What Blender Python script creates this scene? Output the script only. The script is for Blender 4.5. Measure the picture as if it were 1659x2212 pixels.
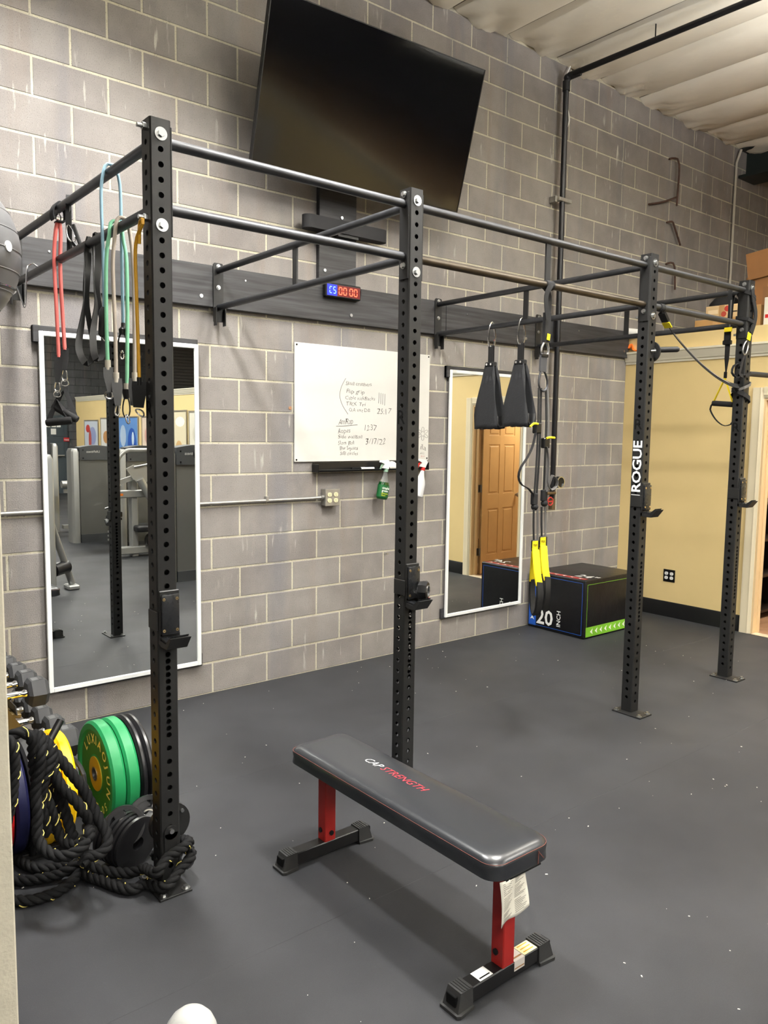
import bpy, bmesh, math, random
from mathutils import Vector, Matrix, Euler

# ------------------------------------------------------------------ scene, camera, light, exposure
for o in list(bpy.data.objects):
    bpy.data.objects.remove(o, do_unlink=True)
SC = bpy.context.scene
COL = SC.collection
FPX = 1703.88                       # focal length in pixels of the 1659 x 2212 frame
CAM = Vector((-2.3132, -4.5792, 1.7029))
YAW, PITCH, ROLL = 0.6842, -0.0999, 0.0133
_f = Vector((math.sin(YAW)*math.cos(PITCH), math.cos(YAW)*math.cos(PITCH), math.sin(PITCH)))
_r = Vector((math.cos(YAW), -math.sin(YAW), 0)); _u = _r.cross(_f)
RV = _r*math.cos(ROLL) + _u*math.sin(ROLL); UV = -_r*math.sin(ROLL) + _u*math.cos(ROLL); FV = _f
cd = bpy.data.cameras.new('camera'); cam = bpy.data.objects.new('camera', cd); COL.objects.link(cam)
cd.sensor_fit = 'HORIZONTAL'; cd.sensor_width = 36.0; cd.lens = 36.0*FPX/1659.0
cd.clip_start = 0.02; cd.clip_end = 100
m = Matrix((RV, UV, -FV)).transposed().to_4x4(); m.translation = CAM
cam.matrix_world = m
SC.camera = cam

SC.view_settings.view_transform = 'Standard'
SC.view_settings.look = 'None'
SC.view_settings.gamma = 1.0
SC.view_settings.use_curve_mapping = False
SC.view_settings.exposure = 0.42

wd = bpy.data.worlds.new('world'); SC.world = wd; wd.use_nodes = True
wd.node_tree.nodes['Background'].inputs[0].default_value = (0.9, 0.95, 1.0, 1)
wd.node_tree.nodes['Background'].inputs[1].default_value = 0.05

def area_light(name, loc, sx, sy, power, color=(1.0, 0.985, 0.955), spread=180):
    ld = bpy.data.lights.new(name, 'AREA'); ld.shape = 'RECTANGLE'; ld.size = sx; ld.size_y = sy
    ld.energy = power; ld.color = color; ld.spread = math.radians(spread)
    o = bpy.data.objects.new(name, ld); COL.objects.link(o); o.location = loc
    return o
# high-bay fixtures of the hall: (x, y, z, length along x, width, watts)
BAYS = [(-1.03, -1.28, 4.40, 0.24, 0.9, 100), (0.5, -2.75, 4.40, 0.24, 0.9, 108), (-2.4, -6.0, 4.40, 1.2, 0.30, 75), (3.1, -6.4, 4.40, 1.2, 0.30, 150), (3.5, -3.3, 4.05, 1.2, 0.30, 42),  # lower lamp closing this row is added to brighten ceiling and right side
        (-3.6, -10.0, 4.40, 1.2, 0.30, 150), (2.0, -10.4, 4.40, 1.2, 0.30, 150), (1.0, -14.5, 4.40, 1.2, 0.30, 150)]

# ------------------------------------------------------------------ helpers
def lin(c):
    return c/12.92 if c <= 0.04045 else ((c+0.055)/1.055)**2.4
def S(r, g, b):
    return (lin(r/255), lin(g/255), lin(b/255), 1)
_M = {}
def mat(name, col, rough=0.5, metal=0.0, spec=0.5, var=0.0, vs=8.0, bump=0.0, bs=60.0, emit=None, es=1.0, coat=0.0, trans=0.0, ior=1.45, bd=0.002, rvar=0.0):
    if name in _M: return _M[name]
    M = bpy.data.materials.new(name); M.use_nodes = True
    nt = M.node_tree; b = nt.nodes['Principled BSDF']
    b.inputs['Base Color'].default_value = col; b.inputs['Roughness'].default_value = rough
    b.inputs['Metallic'].default_value = metal; b.inputs['Specular IOR Level'].default_value = spec
    b.inputs['Coat Weight'].default_value = coat; b.inputs['Transmission Weight'].default_value = trans; b.inputs['IOR'].default_value = ior
    if emit:
        b.inputs['Emission Color'].default_value = emit; b.inputs['Emission Strength'].default_value = es
    if var or bump or rvar:
        geo = nt.nodes.new('ShaderNodeNewGeometry')
    if var or rvar:
        n = nt.nodes.new('ShaderNodeTexNoise'); n.inputs['Scale'].default_value = vs; n.inputs['Detail'].default_value = 5
        nt.links.new(geo.outputs['Position'], n.inputs['Vector'])
        if var:
            r = nt.nodes.new('ShaderNodeMapRange'); r.inputs['From Min'].default_value = 0.3; r.inputs['From Max'].default_value = 0.7
            r.inputs['To Min'].default_value = 1-var; r.inputs['To Max'].default_value = 1+var
            nt.links.new(n.outputs['Fac'], r.inputs['Value'])
            mx = nt.nodes.new('ShaderNodeVectorMath'); mx.operation = 'SCALE'; mx.inputs[0].default_value = col[:3]
            nt.links.new(r.outputs['Result'], mx.inputs['Scale']); nt.links.new(mx.outputs['Vector'], b.inputs['Base Color'])
        if rvar:
            r2 = nt.nodes.new('ShaderNodeMapRange'); r2.inputs['From Min'].default_value = 0.3; r2.inputs['From Max'].default_value = 0.7
            r2.inputs['To Min'].default_value = max(rough-rvar, 0.02); r2.inputs['To Max'].default_value = min(rough+rvar, 1)
            nt.links.new(n.outputs['Fac'], r2.inputs['Value']); nt.links.new(r2.outputs['Result'], b.inputs['Roughness'])
    if bump:
        n2 = nt.nodes.new('ShaderNodeTexNoise'); n2.inputs['Scale'].default_value = bs; n2.inputs['Detail'].default_value = 4
        nt.links.new(geo.outputs['Position'], n2.inputs['Vector'])
        bp = nt.nodes.new('ShaderNodeBump'); bp.inputs['Strength'].default_value = bump; bp.inputs['Distance'].default_value = bd
        nt.links.new(n2.outputs['Fac'], bp.inputs['Height']); nt.links.new(bp.outputs['Normal'], b.inputs['Normal'])
    _M[name] = M
    return M

def V(*a): return Vector(a)
def catmull(pts, step=0.01, closed=False):
    P = [Vector(p) for p in pts]; out = []
    n = len(P)
    for i in range(n if closed else n-1):
        if closed: p0, p1, p2, p3 = P[i-1], P[i], P[(i+1) % n], P[(i+2) % n]
        else: p0, p1, p2, p3 = P[max(i-1, 0)], P[i], P[i+1], P[min(i+2, n-1)]
        k = max(2, int((p2-p1).length/step))
        for j in range(k):
            t = j/k
            out.append(0.5*((2*p1)+(-p0+p2)*t+(2*p0-5*p1+4*p2-p3)*t*t+(-p0+3*p1-3*p2+p3)*t**3))
    if not closed: out.append(P[-1].copy())
    return out
def frames(path, closed=False, ref=None):
    n = len(path); T = []
    for i in range(n):
        if closed: t = path[(i+1) % n]-path[i-1]
        else: t = path[min(i+1, n-1)]-path[max(i-1, 0)]
        T.append(t.normalized() if t.length > 1e-9 else Vector((0, 0, 1)))
    a = ref or (Vector((0, 0, 1)) if abs(T[0].z) < 0.9 else Vector((1, 0, 0)))
    N = (a-T[0]*a.dot(T[0])).normalized(); out = []
    for i in range(n):
        if ref is not None:
            c = ref-T[i]*ref.dot(T[i])
            if c.length > 1e-4: N = c.normalized()
            else: N = (N-T[i]*N.dot(T[i])).normalized()
        else:
            N = (N-T[i]*N.dot(T[i])).normalized()
        out.append((T[i], N, T[i].cross(N)))
    return out

class MB:
    def __init__(s): s.v = []; s.f = []
    def add(s, vs, fs):
        k = len(s.v); s.v += [Vector(p) for p in vs]; s.f += [[i+k for i in f] for f in fs]; return s
    def box(s, c, d, bev=0.0, rot=None, seg=1):
        bm = bmesh.new(); bmesh.ops.create_cube(bm, size=1.0)
        for v in bm.verts: v.co = Vector((v.co.x*d[0], v.co.y*d[1], v.co.z*d[2]))
        if bev: bmesh.ops.bevel(bm, geom=bm.edges[:], offset=min(bev, min(d)*0.49), segments=seg, profile=0.5, affect='EDGES')
        R = rot if isinstance(rot, Matrix) else (Euler(rot).to_matrix() if rot else Matrix.Identity(3))
        c = Vector(c); bm.verts.index_update()
        s.add([R @ v.co + c for v in bm.verts], [[v.index for v in f.verts] for f in bm.faces]); bm.free(); return s
    def b2(s, a, b, bev=0.0, seg=1):
        a = Vector(a); b = Vector(b); return s.box((a+b)/2, [abs(x) for x in (b-a)], bev, None, seg)
    def loft(s, rings, cap=True, closed=False):
        n = len(rings[0]); vs = [p for r in rings for p in r]; fs = []
        R = len(rings)
        for i in range(R if closed else R-1):
            for j in range(n):
                a = i*n+j; b = i*n+(j+1) % n; c = ((i+1) % R)*n+(j+1) % n; d = ((i+1) % R)*n+j
                fs.append([a, b, c, d])
        if cap and not closed: fs.append(list(range(n))[::-1]); fs.append([(R-1)*n+j for j in range(n)])
        return s.add(vs, fs)
    def tube(s, path, r, n=8, closed=False, cap=True):
        path = [Vector(p) for p in path]; fr = frames(path, closed); rings = []
        for i, p in enumerate(path):
            rr = r[i] if isinstance(r, (list, tuple)) else r
            T, N, B = fr[i]
            rings.append([p+N*(rr*math.cos(2*math.pi*k/n))+B*(rr*math.sin(2*math.pi*k/n)) for k in range(n)])
        return s.loft(rings, cap, closed)
    def cyl(s, a, b, r, r2=None, n=16): return s.tube([a, b], [r, r if r2 is None else r2], n)
    def ribbon(s, path, w, t, ref, closed=False):
        """flat strap: width w along ref, thickness t"""
        path = [Vector(p) for p in path]; fr = frames(path, closed, Vector(ref)); rings = []
        for i, p in enumerate(path):
            T, N, B = fr[i]; ww = w[i] if isinstance(w, (list, tuple)) else w
            rings.append([p+N*ww/2+B*t/2, p-N*ww/2+B*t/2, p-N*ww/2-B*t/2, p+N*ww/2-B*t/2])
        return s.loft(rings, True, closed)
    def lathe(s, prof, o, ax, n=32, cap=True):
        """prof: (radius, distance along ax)"""
        o = Vector(o); ax = Vector(ax).normalized()
        N = (Vector((0, 0, 1)) if abs(ax.z) < 0.9 else Vector((1, 0, 0))); N = (N-ax*N.dot(ax)).normalized(); B = ax.cross(N)
        rings = [[o+ax*h+(N*math.cos(2*math.pi*k/n)+B*math.sin(2*math.pi*k/n))*r for k in range(n)] for r, h in prof]
        return s.loft(rings, cap)
    def ring(s, prof, o, ax, n=32):
        """closed profile swept round the axis"""
        o = Vector(o); ax = Vector(ax).normalized()
        N = (Vector((0, 0, 1)) if abs(ax.z) < 0.9 else Vector((1, 0, 0))); N = (N-ax*N.dot(ax)).normalized(); B = ax.cross(N)
        rings = [[o+ax*h+(N*math.cos(2*math.pi*k/n)+B*math.sin(2*math.pi*k/n))*r for r, h in prof] for k in range(n)]
        return s.loft(rings, False, True)
    def prism(s, poly, o, ux, uy, d):
        """polygon (in ux,uy) extruded by vector d"""
        o = Vector(o); ux = Vector(ux); uy = Vector(uy); d = Vector(d)
        a = [o+ux*p[0]+uy*p[1] for p in poly]; n = len(a)
        return s.add(a+[p+d for p in a], [list(range(n))[::-1], list(range(n, 2*n))]+[[i, (i+1) % n, n+(i+1) % n, n+i] for i in range(n)])
    def sphere(s, c, r, n=16, m=10, sc=(1, 1, 1)):
        c = Vector(c); rings = []
        for i in range(m+1):
            a = math.pi*(i/m)*0.999+0.0005
            rings.append([c+Vector((r*sc[0]*math.sin(a)*math.cos(2*math.pi*k/n), r*sc[1]*math.sin(a)*math.sin(2*math.pi*k/n), r*sc[2]*math.cos(a))) for k in range(n)])
        return s.loft(rings, True)
    def mesh(s, name, off=Vector((0, 0, 0)), smooth=35):
        me = bpy.data.meshes.new(name); me.from_pydata([tuple(v-off) for v in s.v], [], s.f); me.update()
        bm = bmesh.new(); bm.from_mesh(me); bmesh.ops.recalc_face_normals(bm, faces=bm.faces[:]); bm.to_mesh(me); bm.free()
        if smooth:
            me.polygons.foreach_set('use_smooth', [True]*len(me.polygons)); me.set_sharp_from_angle(angle=math.radians(smooth))
        return me
    def low(s):
        x = [v.x for v in s.v]; y = [v.y for v in s.v]; z = [v.z for v in s.v]
        return Vector(((min(x)+max(x))/2, (min(y)+max(y))/2, min(z)))

def rootloc(p):
    while p.parent: p = p.parent
    return p.location
def part(name, mb, m, parent, label=None, smooth=35, kind=None):
    """a part (or sub-part) of a thing; geometry is given in world coordinates"""
    me = mb.mesh(name, rootloc(parent), smooth); o = bpy.data.objects.new(name, me); COL.objects.link(o)
    me.materials.append(m); o.parent = parent
    if label: o['label'] = label
    if kind: o['kind'] = kind
    return o
def thing(name, label, cat, loc, group=None):
    o = bpy.data.objects.new(name, None); COL.objects.link(o); o.empty_display_size = 0.05
    o.location = Vector(loc); o['label'] = label; o['category'] = cat
    if group: o['group'] = group
    return o
def single(name, mb, m, label, cat, group=None, smooth=35, kind=None):
    b = mb.low(); me = mb.mesh(name, b, smooth); o = bpy.data.objects.new(name, me); COL.objects.link(o); o.location = b
    me.materials.append(m); o['label'] = label; o['category'] = cat
    if group: o['group'] = group
    if kind: o['kind'] = kind
    return o
def struct(name, mb, m, label, cat, smooth=35):
    o = single(name, mb, m, label, cat, None, smooth); o['kind'] = 'structure'; return o

def at(x, y, D):            # design aid: world point at depth D along a sight line of the survey photograph
    return CAM+(FV+RV*((x-829.5)/FPX)+UV*((1106-y)/FPX))*D
def on(x, y, ax, v):        # world point on an axis-aligned plane
    d = FV+RV*((x-829.5)/FPX)+UV*((1106-y)/FPX); t = (v-CAM[ax])/d[ax]; return CAM+d*t
def proj(p):
    d = Vector(p)-CAM; z = d.dot(FV); return (829.5+FPX*d.dot(RV)/z, 1106-FPX*d.dot(UV)/z, z)

_tc = {}
def text_mb(txt, size, o, ux, uy, depth=0.0008, bold=0.0, shear=0.0, align='LEFT', space=1.0, wscale=1.0):
    """lettering as thin solid geometry: baseline starts at o, runs along ux, up is uy"""
    key = (txt, bold, shear, align, space)
    if key not in _tc:
        cu = bpy.data.curves.new('lettering', 'FONT'); cu.body = txt; cu.size = 1.0; cu.offset = bold; cu.shear = shear
        cu.align_x = align; cu.resolution_u = 2; cu.space_character = space; cu.fill_mode = 'FRONT'
        ob = bpy.data.objects.new('lettering', cu); COL.objects.link(ob); bpy.context.view_layer.update()
        me = bpy.data.meshes.new_from_object(ob.evaluated_get(bpy.context.evaluated_depsgraph_get()))
        _tc[key] = ([v.co.copy() for v in me.vertices], [list(p.vertices) for p in me.polygons])
        bpy.data.objects.remove(ob); bpy.data.meshes.remove(me)
    vs, fs = _tc[key]; o = Vector(o); ux = Vector(ux).normalized(); uy = Vector(uy).normalized(); nn = ux.cross(uy)
    mb = MB(); mb.add([o+ux*(v.x*size*wscale)+uy*(v.y*size)+nn*depth for v in vs], fs)
    return mb

# ------------------------------------------------------------------ materials
K = mat('powder_coat_black', S(31, 31, 31), 0.44, 0.0, 0.36, var=0.12, vs=6, bump=0.15, bs=900, bd=0.0004)
KT = mat('black_steel_tube', S(70, 71, 74), 0.47, 0.85, 0.5, var=0.12, vs=14, rvar=0.05)
KP = mat('black_plastic', S(14, 14, 15), 0.36)
KR = mat('black_rubber', S(26, 26, 27), 0.55, bump=0.1, bs=300)
KM = mat('matte_black_fabric', S(17, 17, 19), 0.85, bump=0.35, bs=700, bd=0.0006)
ZN = mat('zinc_bolt', S(182, 183, 182), 0.33, 1.0)
CHR = mat('chrome', S(225, 226, 228), 0.12, 1.0)
STEEL = mat('dull_steel', S(150, 150, 150), 0.35, 0.9)
GALV = mat('galvanised_conduit', S(165, 163, 158), 0.42, 0.75, var=0.15, vs=20)
WHITE = mat('white_plastic', S(232, 232, 228), 0.4)
CREAM = mat('cream_paint', S(226, 214, 184), 0.45, var=0.03, vs=3)
BLK = mat('flat_black_print', S(8, 8, 8), 0.8, 0, 0.2)
HOLE = mat('dark_tube_inside', S(10, 10, 10), 0.8)
YEL = mat('yellow_webbing', S(238, 214, 20), 0.7, bump=0.3, bs=900, bd=0.0005)
BENCHRED = mat('red_powder_coat', S(150, 30, 26), 0.45, var=0.08, vs=20, bump=0.1, bs=700, bd=0.0004)
# ------------------------------------------------------------------ block wall
def block_material(name, base, dark, light, mortar=False):
    M = bpy.data.materials.new(name); M.use_nodes = True; nt = M.node_tree; b = nt.nodes['Principled BSDF']
    N = nt.nodes.new; L = nt.links.new
    geo = N('ShaderNodeNewGeometry'); sep = N('ShaderNodeSeparateXYZ'); L(geo.outputs['Position'], sep.inputs[0])
    def math_(op, a, bb=None):
        n = N('ShaderNodeMath'); n.operation = op
        for i, x in enumerate((a, bb)):
            if x is None: continue
            if isinstance(x, (int, float)): n.inputs[i].default_value = x
            else: L(x, n.inputs[i])
        return n.outputs[0]
    def noise(sc, det=4, vec=None, rough=0.55):
        n = N('ShaderNodeTexNoise'); n.inputs['Scale'].default_value = sc; n.inputs['Detail'].default_value = det; n.inputs['Roughness'].default_value = rough
        L(vec or geo.outputs['Position'], n.inputs['Vector']); return n.outputs['Fac']
    def ramp(x, a, bb, c, d):
        n = N('ShaderNodeMapRange'); L(x, n.inputs['Value'])
        for k, v in zip(('From Min', 'From Max', 'To Min', 'To Max'), (a, bb, c, d)): n.inputs[k].default_value = v
        return n.outputs['Result']
    def mixc(f, a, bb):
        n = N('ShaderNodeMix'); n.data_type = 'RGBA'; L(f, n.inputs[0])
        for i, x in ((6, a), (7, bb)):
            if isinstance(x, tuple): n.inputs[i].default_value = x
            else: L(x, n.inputs[i])
        return n.outputs[2]
    row = math_('FLOOR', math_('DIVIDE', sep.outputs['Z'], 0.2032))
    odd = math_('MODULO', row, 2.0)
    col = math_('FLOOR', math_('ADD', math_('DIVIDE', sep.outputs['X'], 0.4064), math_('MULTIPLY', odd, 0.5)))
    cmb = N('ShaderNodeCombineXYZ'); L(col, cmb.inputs[0]); L(row, cmb.inputs[1])
    wn = N('ShaderNodeTexWhiteNoise'); L(cmb.outputs[0], wn.inputs['Vector'])
    c = mixc(ramp(noise(3.0, 3), 0.35, 0.65, 0, 1), base, dark)
    c = mixc(math_('MULTIPLY', ramp(wn.outputs['Value'], 0, 1, 0, 1), 0.35 if not mortar else 0.0), c, light)
    # vertical water stains: cool grey and rust brown
    mp = N('ShaderNodeMapping'); mp.inputs['Scale'].default_value = (3.2, 1, 0.28); L(geo.outputs['Position'], mp.inputs['Vector'])
    st = ramp(noise(1.0, 5, mp.outputs[0]), 0.54, 0.70, 0, 0.55); c = mixc(st, c, S(112, 112, 118))
    mp2 = N('ShaderNodeMapping'); mp2.inputs['Scale'].default_value = (4.6, 1, 0.35); mp2.inputs['Location'].default_value = (7, 3, 2); L(geo.outputs['Position'], mp2.inputs['Vector'])
    c = mixc(ramp(noise(1.0, 5, mp2.outputs[0]), 0.55, 0.72, 0, 0.4), c, S(132, 116, 104))
    # pale drips and mortar smears
    mp3 = N('ShaderNodeMapping'); mp3.inputs['Scale'].default_value = (26, 1, 3.6); L(geo.outputs['Position'], mp3.inputs['Vector'])
    dr = math_('MULTIPLY', ramp(noise(1.0, 3, mp3.outputs[0]), 0.62, 0.70, 0, 0.8), ramp(noise(1.3, 2), 0.49, 0.62, 0, 1)); c = mixc(dr, c, S(205, 202, 190))
    # aggregate speckle
    sp = noise(170, 3, None, 0.7); c = mixc(ramp(sp, 0.58, 0.70, 0, 0.8), c, S(70, 65, 61)); c = mixc(ramp(noise(120, 3), 0.62, 0.78, 0, 0.3), c, S(196, 190, 180))
    L(c, b.inputs['Base Color']); b.inputs['Roughness'].default_value = 0.92; b.inputs['Specular IOR Level'].default_value = 0.2
    bp = N('ShaderNodeBump'); bp.inputs['Strength'].default_value = 0.8; bp.inputs['Distance'].default_value = 0.005
    L(noise(150, 5, None, 0.75), bp.inputs['Height']); L(bp.outputs[0], b.inputs['Normal'])
    return M
MBLK = block_material('concrete_block', S(140, 135, 131), S(121, 116, 113), S(152, 147, 143))
MMOR = block_material('mortar', S(196, 190, 170), S(182, 176, 156), S(202, 196, 178), True)
MDRK = block_material('painted_dark_block', S(92, 94, 96), S(82, 84, 86), S(100, 102, 104))

BL, BH, JT = 0.4064, 0.2032, 0.0112
def block_mb(x0, x1, z0, z1, y=0.0, d=0.03, ch=0.003):
    """one concrete block with chamfered arrises; front face at y, facing -y"""
    mb = MB()
    a = [(x0, z0), (x1, z0), (x1, z1), (x0, z1)]; s = [(1, 1), (-1, 1), (-1, -1), (1, -1)]
    rings = [[V(px, y+d, pz) for px, pz in a], [V(px, y+ch, pz) for px, pz in a], [V(px+ch*i, y, pz+ch*j) for (px, pz), (i, j) in zip(a, s)]]
    return mb.loft(rings)
wb = MB().b2((-7.2, 0.0025, -0.2), (9.2, 0.2, 5.2))
wall_back = struct('wall_back', wb, MMOR, 'grey concrete block wall with pale mortar joints behind the rig', 'wall')
cells = []
for r in range(24):
    k = -18
    while True:
        x0 = k*BL+(BH if r % 2 else 0.0)
        if x0 > 8.9: break
        cells.append((x0, r)); k += 1
score = []
for x0, r in cells:
    X, Y, Z = proj((x0+BL/2, 0, r*BH+BH/2))
    vis = Z > 0.3 and -40 < X < 1700 and -40 < Y < 2250
    if vis and x0 > 4.3 and r*BH < 2.6: vis = False       # behind the office wall
    score.append((0 if vis else 1, Z if Z > 0 else 99, x0, r))
score.sort()
bmesh_shared = block_mb(JT/2, BL-JT/2, JT/2, BH-JT/2).mesh('block')
bmesh_shared.materials.append(MBLK)
rest = MB()
for i, (nv, Z, x0, r) in enumerate(score):
    if i < 300 and not nv:
        o = bpy.data.objects.new('block', bmesh_shared); COL.objects.link(o); o.parent = wall_back
        o.location = Vector((x0, 0, r*BH))-wall_back.location
    else:
        m_ = block_mb(x0+JT/2, x0+BL-JT/2, r*BH+JT/2, r*BH+BH-JT/2); rest.add(m_.v, m_.f)
part('block_courses', rest, MBLK, wall_back, kind='stuff')

# ------------------------------------------------------------------ floor of rubber rolls
def floor_material():
    M = bpy.data.materials.new('black_rubber_floor'); M.use_nodes = True; nt = M.node_tree; b = nt.nodes['Principled BSDF']; N = nt.nodes.new; L = nt.links.new
    geo = N('ShaderNodeNewGeometry')
    def noise(s, d=4, r=0.6):
        n = N('ShaderNodeTexNoise'); n.inputs['Scale'].default_value = s; n.inputs['Detail'].default_value = d; n.inputs['Roughness'].default_value = r
        L(geo.outputs['Position'], n.inputs['Vector']); return n.outputs['Fac']
    def ramp(x, a, bb, c, d):
        n = N('ShaderNodeMapRange'); L(x, n.inputs['Value'])
        for k, v in zip(('From Min', 'From Max', 'To Min', 'To Max'), (a, bb, c, d)): n.inputs[k].default_value = v
        return n.outputs['Result']
    def mixc(f, a, bb):
        n = N('ShaderNodeMix'); n.data_type = 'RGBA'; L(f, n.inputs[0])
        for i, x in ((6, a), (7, bb)):
            if isinstance(x, tuple): n.inputs[i].default_value = x
            else: L(x, n.inputs[i])
        return n.outputs[2]
    c = mixc(ramp(noise(1.1, 4), 0.35, 0.65, 0, 1), S(41, 42, 45), S(51, 52, 55))
    c = mixc(ramp(noise(260, 3, 0.7), 0.55, 0.75, 0, 0.5), c, S(60, 61, 63))
    c = mixc(ramp(noise(420, 2, 0.7), 0.6, 0.75, 0, 0.6), c, S(24, 25, 27))
    L(c, b.inputs['Base Color']); L(ramp(noise(0.9, 3), 0.3, 0.7, 0.5, 0.66), b.inputs['Roughness'])
    b.inputs['Specular IOR Level'].default_value = 0.28
    bp = N('ShaderNodeBump'); bp.inputs['Strength'].default_value = 0.35; bp.inputs['Distance'].default_value = 0.0015
    L(noise(320, 4, 0.7), bp.inputs['Height']); L(bp.outputs[0], b.inputs['Normal']); return M
MFL = floor_material()
floor = struct('floor', MB().b2((-7.2, 0.05, -0.14), (9.2, -17.2, -0.008)), BLK, 'black rubber gym floor laid in long rolls', 'floor')
ys = [0.004]+[-1.23-1.22*i for i in range(13)]+[-17.1]
for i in range(len(ys)-1):
    part('rubber_roll', MB().b2((-7.1, ys[i]-0.0002, -0.008), (4.449, ys[i+1]+0.0002, 0.0), 0.0004), MFL, floor, smooth=0)

# ------------------------------------------------------------------ quilted ceiling
MCE = mat('white_insulation_facing', S(238, 233, 220), 0.5, 0, 0.35, var=0.05, vs=1.5, bump=0.25, bs=14, bd=0.01)
ceil = struct('ceiling', MB().b2((-7.2, 0.2, 5.02), (9.2, -17.2, 5.2)), mat('roof_deck', S(120, 118, 112), 0.9), 'white quilted insulation ceiling over the hall', 'ceiling')
PW = 0.6135
rnd = random.Random(4)
def ceiling_panel(seed):
    rr = random.Random(seed); mb = MB(); nx = 12; yv = [0.01*i*i for i in range(0, 14)]+[2.2+0.5*i for i in range(31)]
    ph = [rr.uniform(0, 6.28) for _ in range(6)]
    vs = []
    for y in yv:
        near = math.exp(-y/0.35)
        for i in range(nx+1):
            t = i/nx
            z = 4.905-(0.070+0.014*math.sin(y*0.8+ph[0]))*math.sin(math.pi*t)**0.55
            z += near*0.020*math.sin(9*t+14*y+ph[1])*math.sin(math.pi*t)+near*0.012*math.sin(23*t-17*y+ph[2])*math.sin(math.pi*t)
            z += 0.006*math.sin(3*y+5*t+ph[3])*math.sin(math.pi*t)
            z += 0.05*math.sin(math.pi*t)*near*0.6
            vs.append(V(t*PW, -y, z))
    fs = []
    for j in range(len(yv)-1):
        for i in range(nx):
            a = j*(nx+1)+i; fs.append([a, a+1, a+nx+2, a+nx+1])
    mb.add(vs, fs); me = mb.mesh('insulation_panel', V(0, 0, 0), 50); me.materials.append(MCE); return me
seam_me = MB().b2((-0.005, -0.002, -0.003), (0.005, -17.0, 0.006)).mesh('seam'); seam_me.materials.append(mat('crease_shade', S(120, 112, 98), 0.7))  # dark strips paint the shade of the creases between panels
pm = [ceiling_panel(i) for i in range(5)]
for k in range(-16, 11):
    o = bpy.data.objects.new('insulation_panel', pm[k % 5]); COL.objects.link(o); o.parent = ceil
    o.location = V(2.643+PW*k, 0, 0)-ceil.location
    o = bpy.data.objects.new('seam', seam_me); COL.objects.link(o); o.parent = ceil; o.location = V(2.643+PW*k, 0, 4.904)-ceil.location
# dark roof girder at the far right
gb = MB().b2((6.42, 0.0, 4.86), (6.78, -17.0, 4.89)).b2((6.42, 0, 4.56), (6.78, -17, 4.59)).b2((6.585, 0, 4.56), (6.615, -17, 4.89))
struct('trim_5', gb, mat('girder_paint', S(34, 42, 40), 0.5), 'dark steel roof girder under the white ceiling', 'girder')

# ------------------------------------------------------------------ office partition on the right
XW = 4.45
TAN = mat('tan_wall_paint', S(222, 198, 142), 0.6, 0, 0.35, var=0.03, vs=2.0, bump=0.12, bs=220, bd=0.0008)
TOPW = 2.655; DY0, DY1, DZ = -1.375, -2.135, 2.04
w = MB().b2((XW, 0, 0), (XW+0.12, DY0, TOPW)).b2((XW, DY0, DZ), (XW+0.12, DY1, TOPW)).b2((XW, DY1, 0), (XW+0.12, -4.0, TOPW)).b2((XW, -4.0, 0), (XW+0.12, -16.4, 2.514))
wall_right = struct('wall_right', w, TAN, 'tan painted office partition at the right of the gym', 'wall')
MCR = mat('crown_paint', S(226, 220, 200), 0.45)
cp = [(0, 0), (0, 0.115), (-0.055, 0.115), (-0.055, 0.098), (-0.046, 0.092), (-0.040, 0.066), (-0.026, 0.044), (-0.020, 0.024), (-0.010, 0.018), (-0.010, 0)]
def crown(y0, y1):
    return MB().prism([(x, z) for x, z in cp], (XW, y0, 2.395), (1, 0, 0), (0, 0, 1), (0, y1-y0, 0))
struct('trim_1', crown(-0.005, -16.3), MCR, 'cream crown moulding along the tan office wall', 'moulding', 25)
MBB = mat('black_vinyl_baseboard', S(20, 20, 21), 0.4)
bb = MB().prism([(0, 0), (-0.010, 0), (-0.010, 0.13), (-0.004, 0.145), (0, 0.145)], (XW, -0.004, 0), (1, 0, 0), (0, 0, 1), (0, -1.27, 0))
struct('baseboard_right', bb, MBB, 'black vinyl baseboard at the foot of the tan wall before the doorway', 'baseboard')
bb = MB().prism([(0, 0), (-0.010, 0), (-0.010, 0.13), (-0.004, 0.145), (0, 0.145)], (XW, -2.235, 0), (1, 0, 0), (0, 0, 1), (0, -14.1, 0))
struct('baseboard_rear', bb, MBB, 'black vinyl baseboard of the tan wall beyond the doorway, seen in the mirror', 'baseboard')
# door frame: casing, jambs
cs = [(0, 0), (0, -0.019), (0.02, -0.022), (0.055, -0.014), (0.068, -0.018), (0.085, -0.010), (0.095, -0.008), (0.095, 0)]
door = thing('door_1', 'wooden six panel door standing open inside its cream frame', 'door', (XW+0.06, (DY0+DY1)/2, 0)); door['kind'] = 'structure'
c1 = MB().prism([(-q, d) for q, d in cs], (XW, DY0+0.095, 0), (0, 1, 0), (1, 0, 0), (0, 0, DZ+0.09))
part('casing', c1, CREAM, door)
c2 = MB().prism([(q, d) for q, d in cs], (XW, DY1-0.095, 0), (0, 1, 0), (1, 0, 0), (0, 0, DZ+0.09))
part('casing', c2, CREAM, door)
c3 = MB().prism([(-q, d) for q, d in cs], (XW, DY0+0.0, DZ+0.095), (0, 0, 1), (1, 0, 0), (0, DY1-DY0, 0))
part('casing', c3, CREAM, door)
JMB = mat('jamb_paint', S(224, 196, 150), 0.5)
part('jamb', MB().b2((XW-0.004, DY0, 0), (XW+0.124, DY0-0.018, DZ)).b2((XW+0.05, DY0-0.018, 0), (XW+0.085, DY0-0.03, DZ)), JMB, door)
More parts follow.
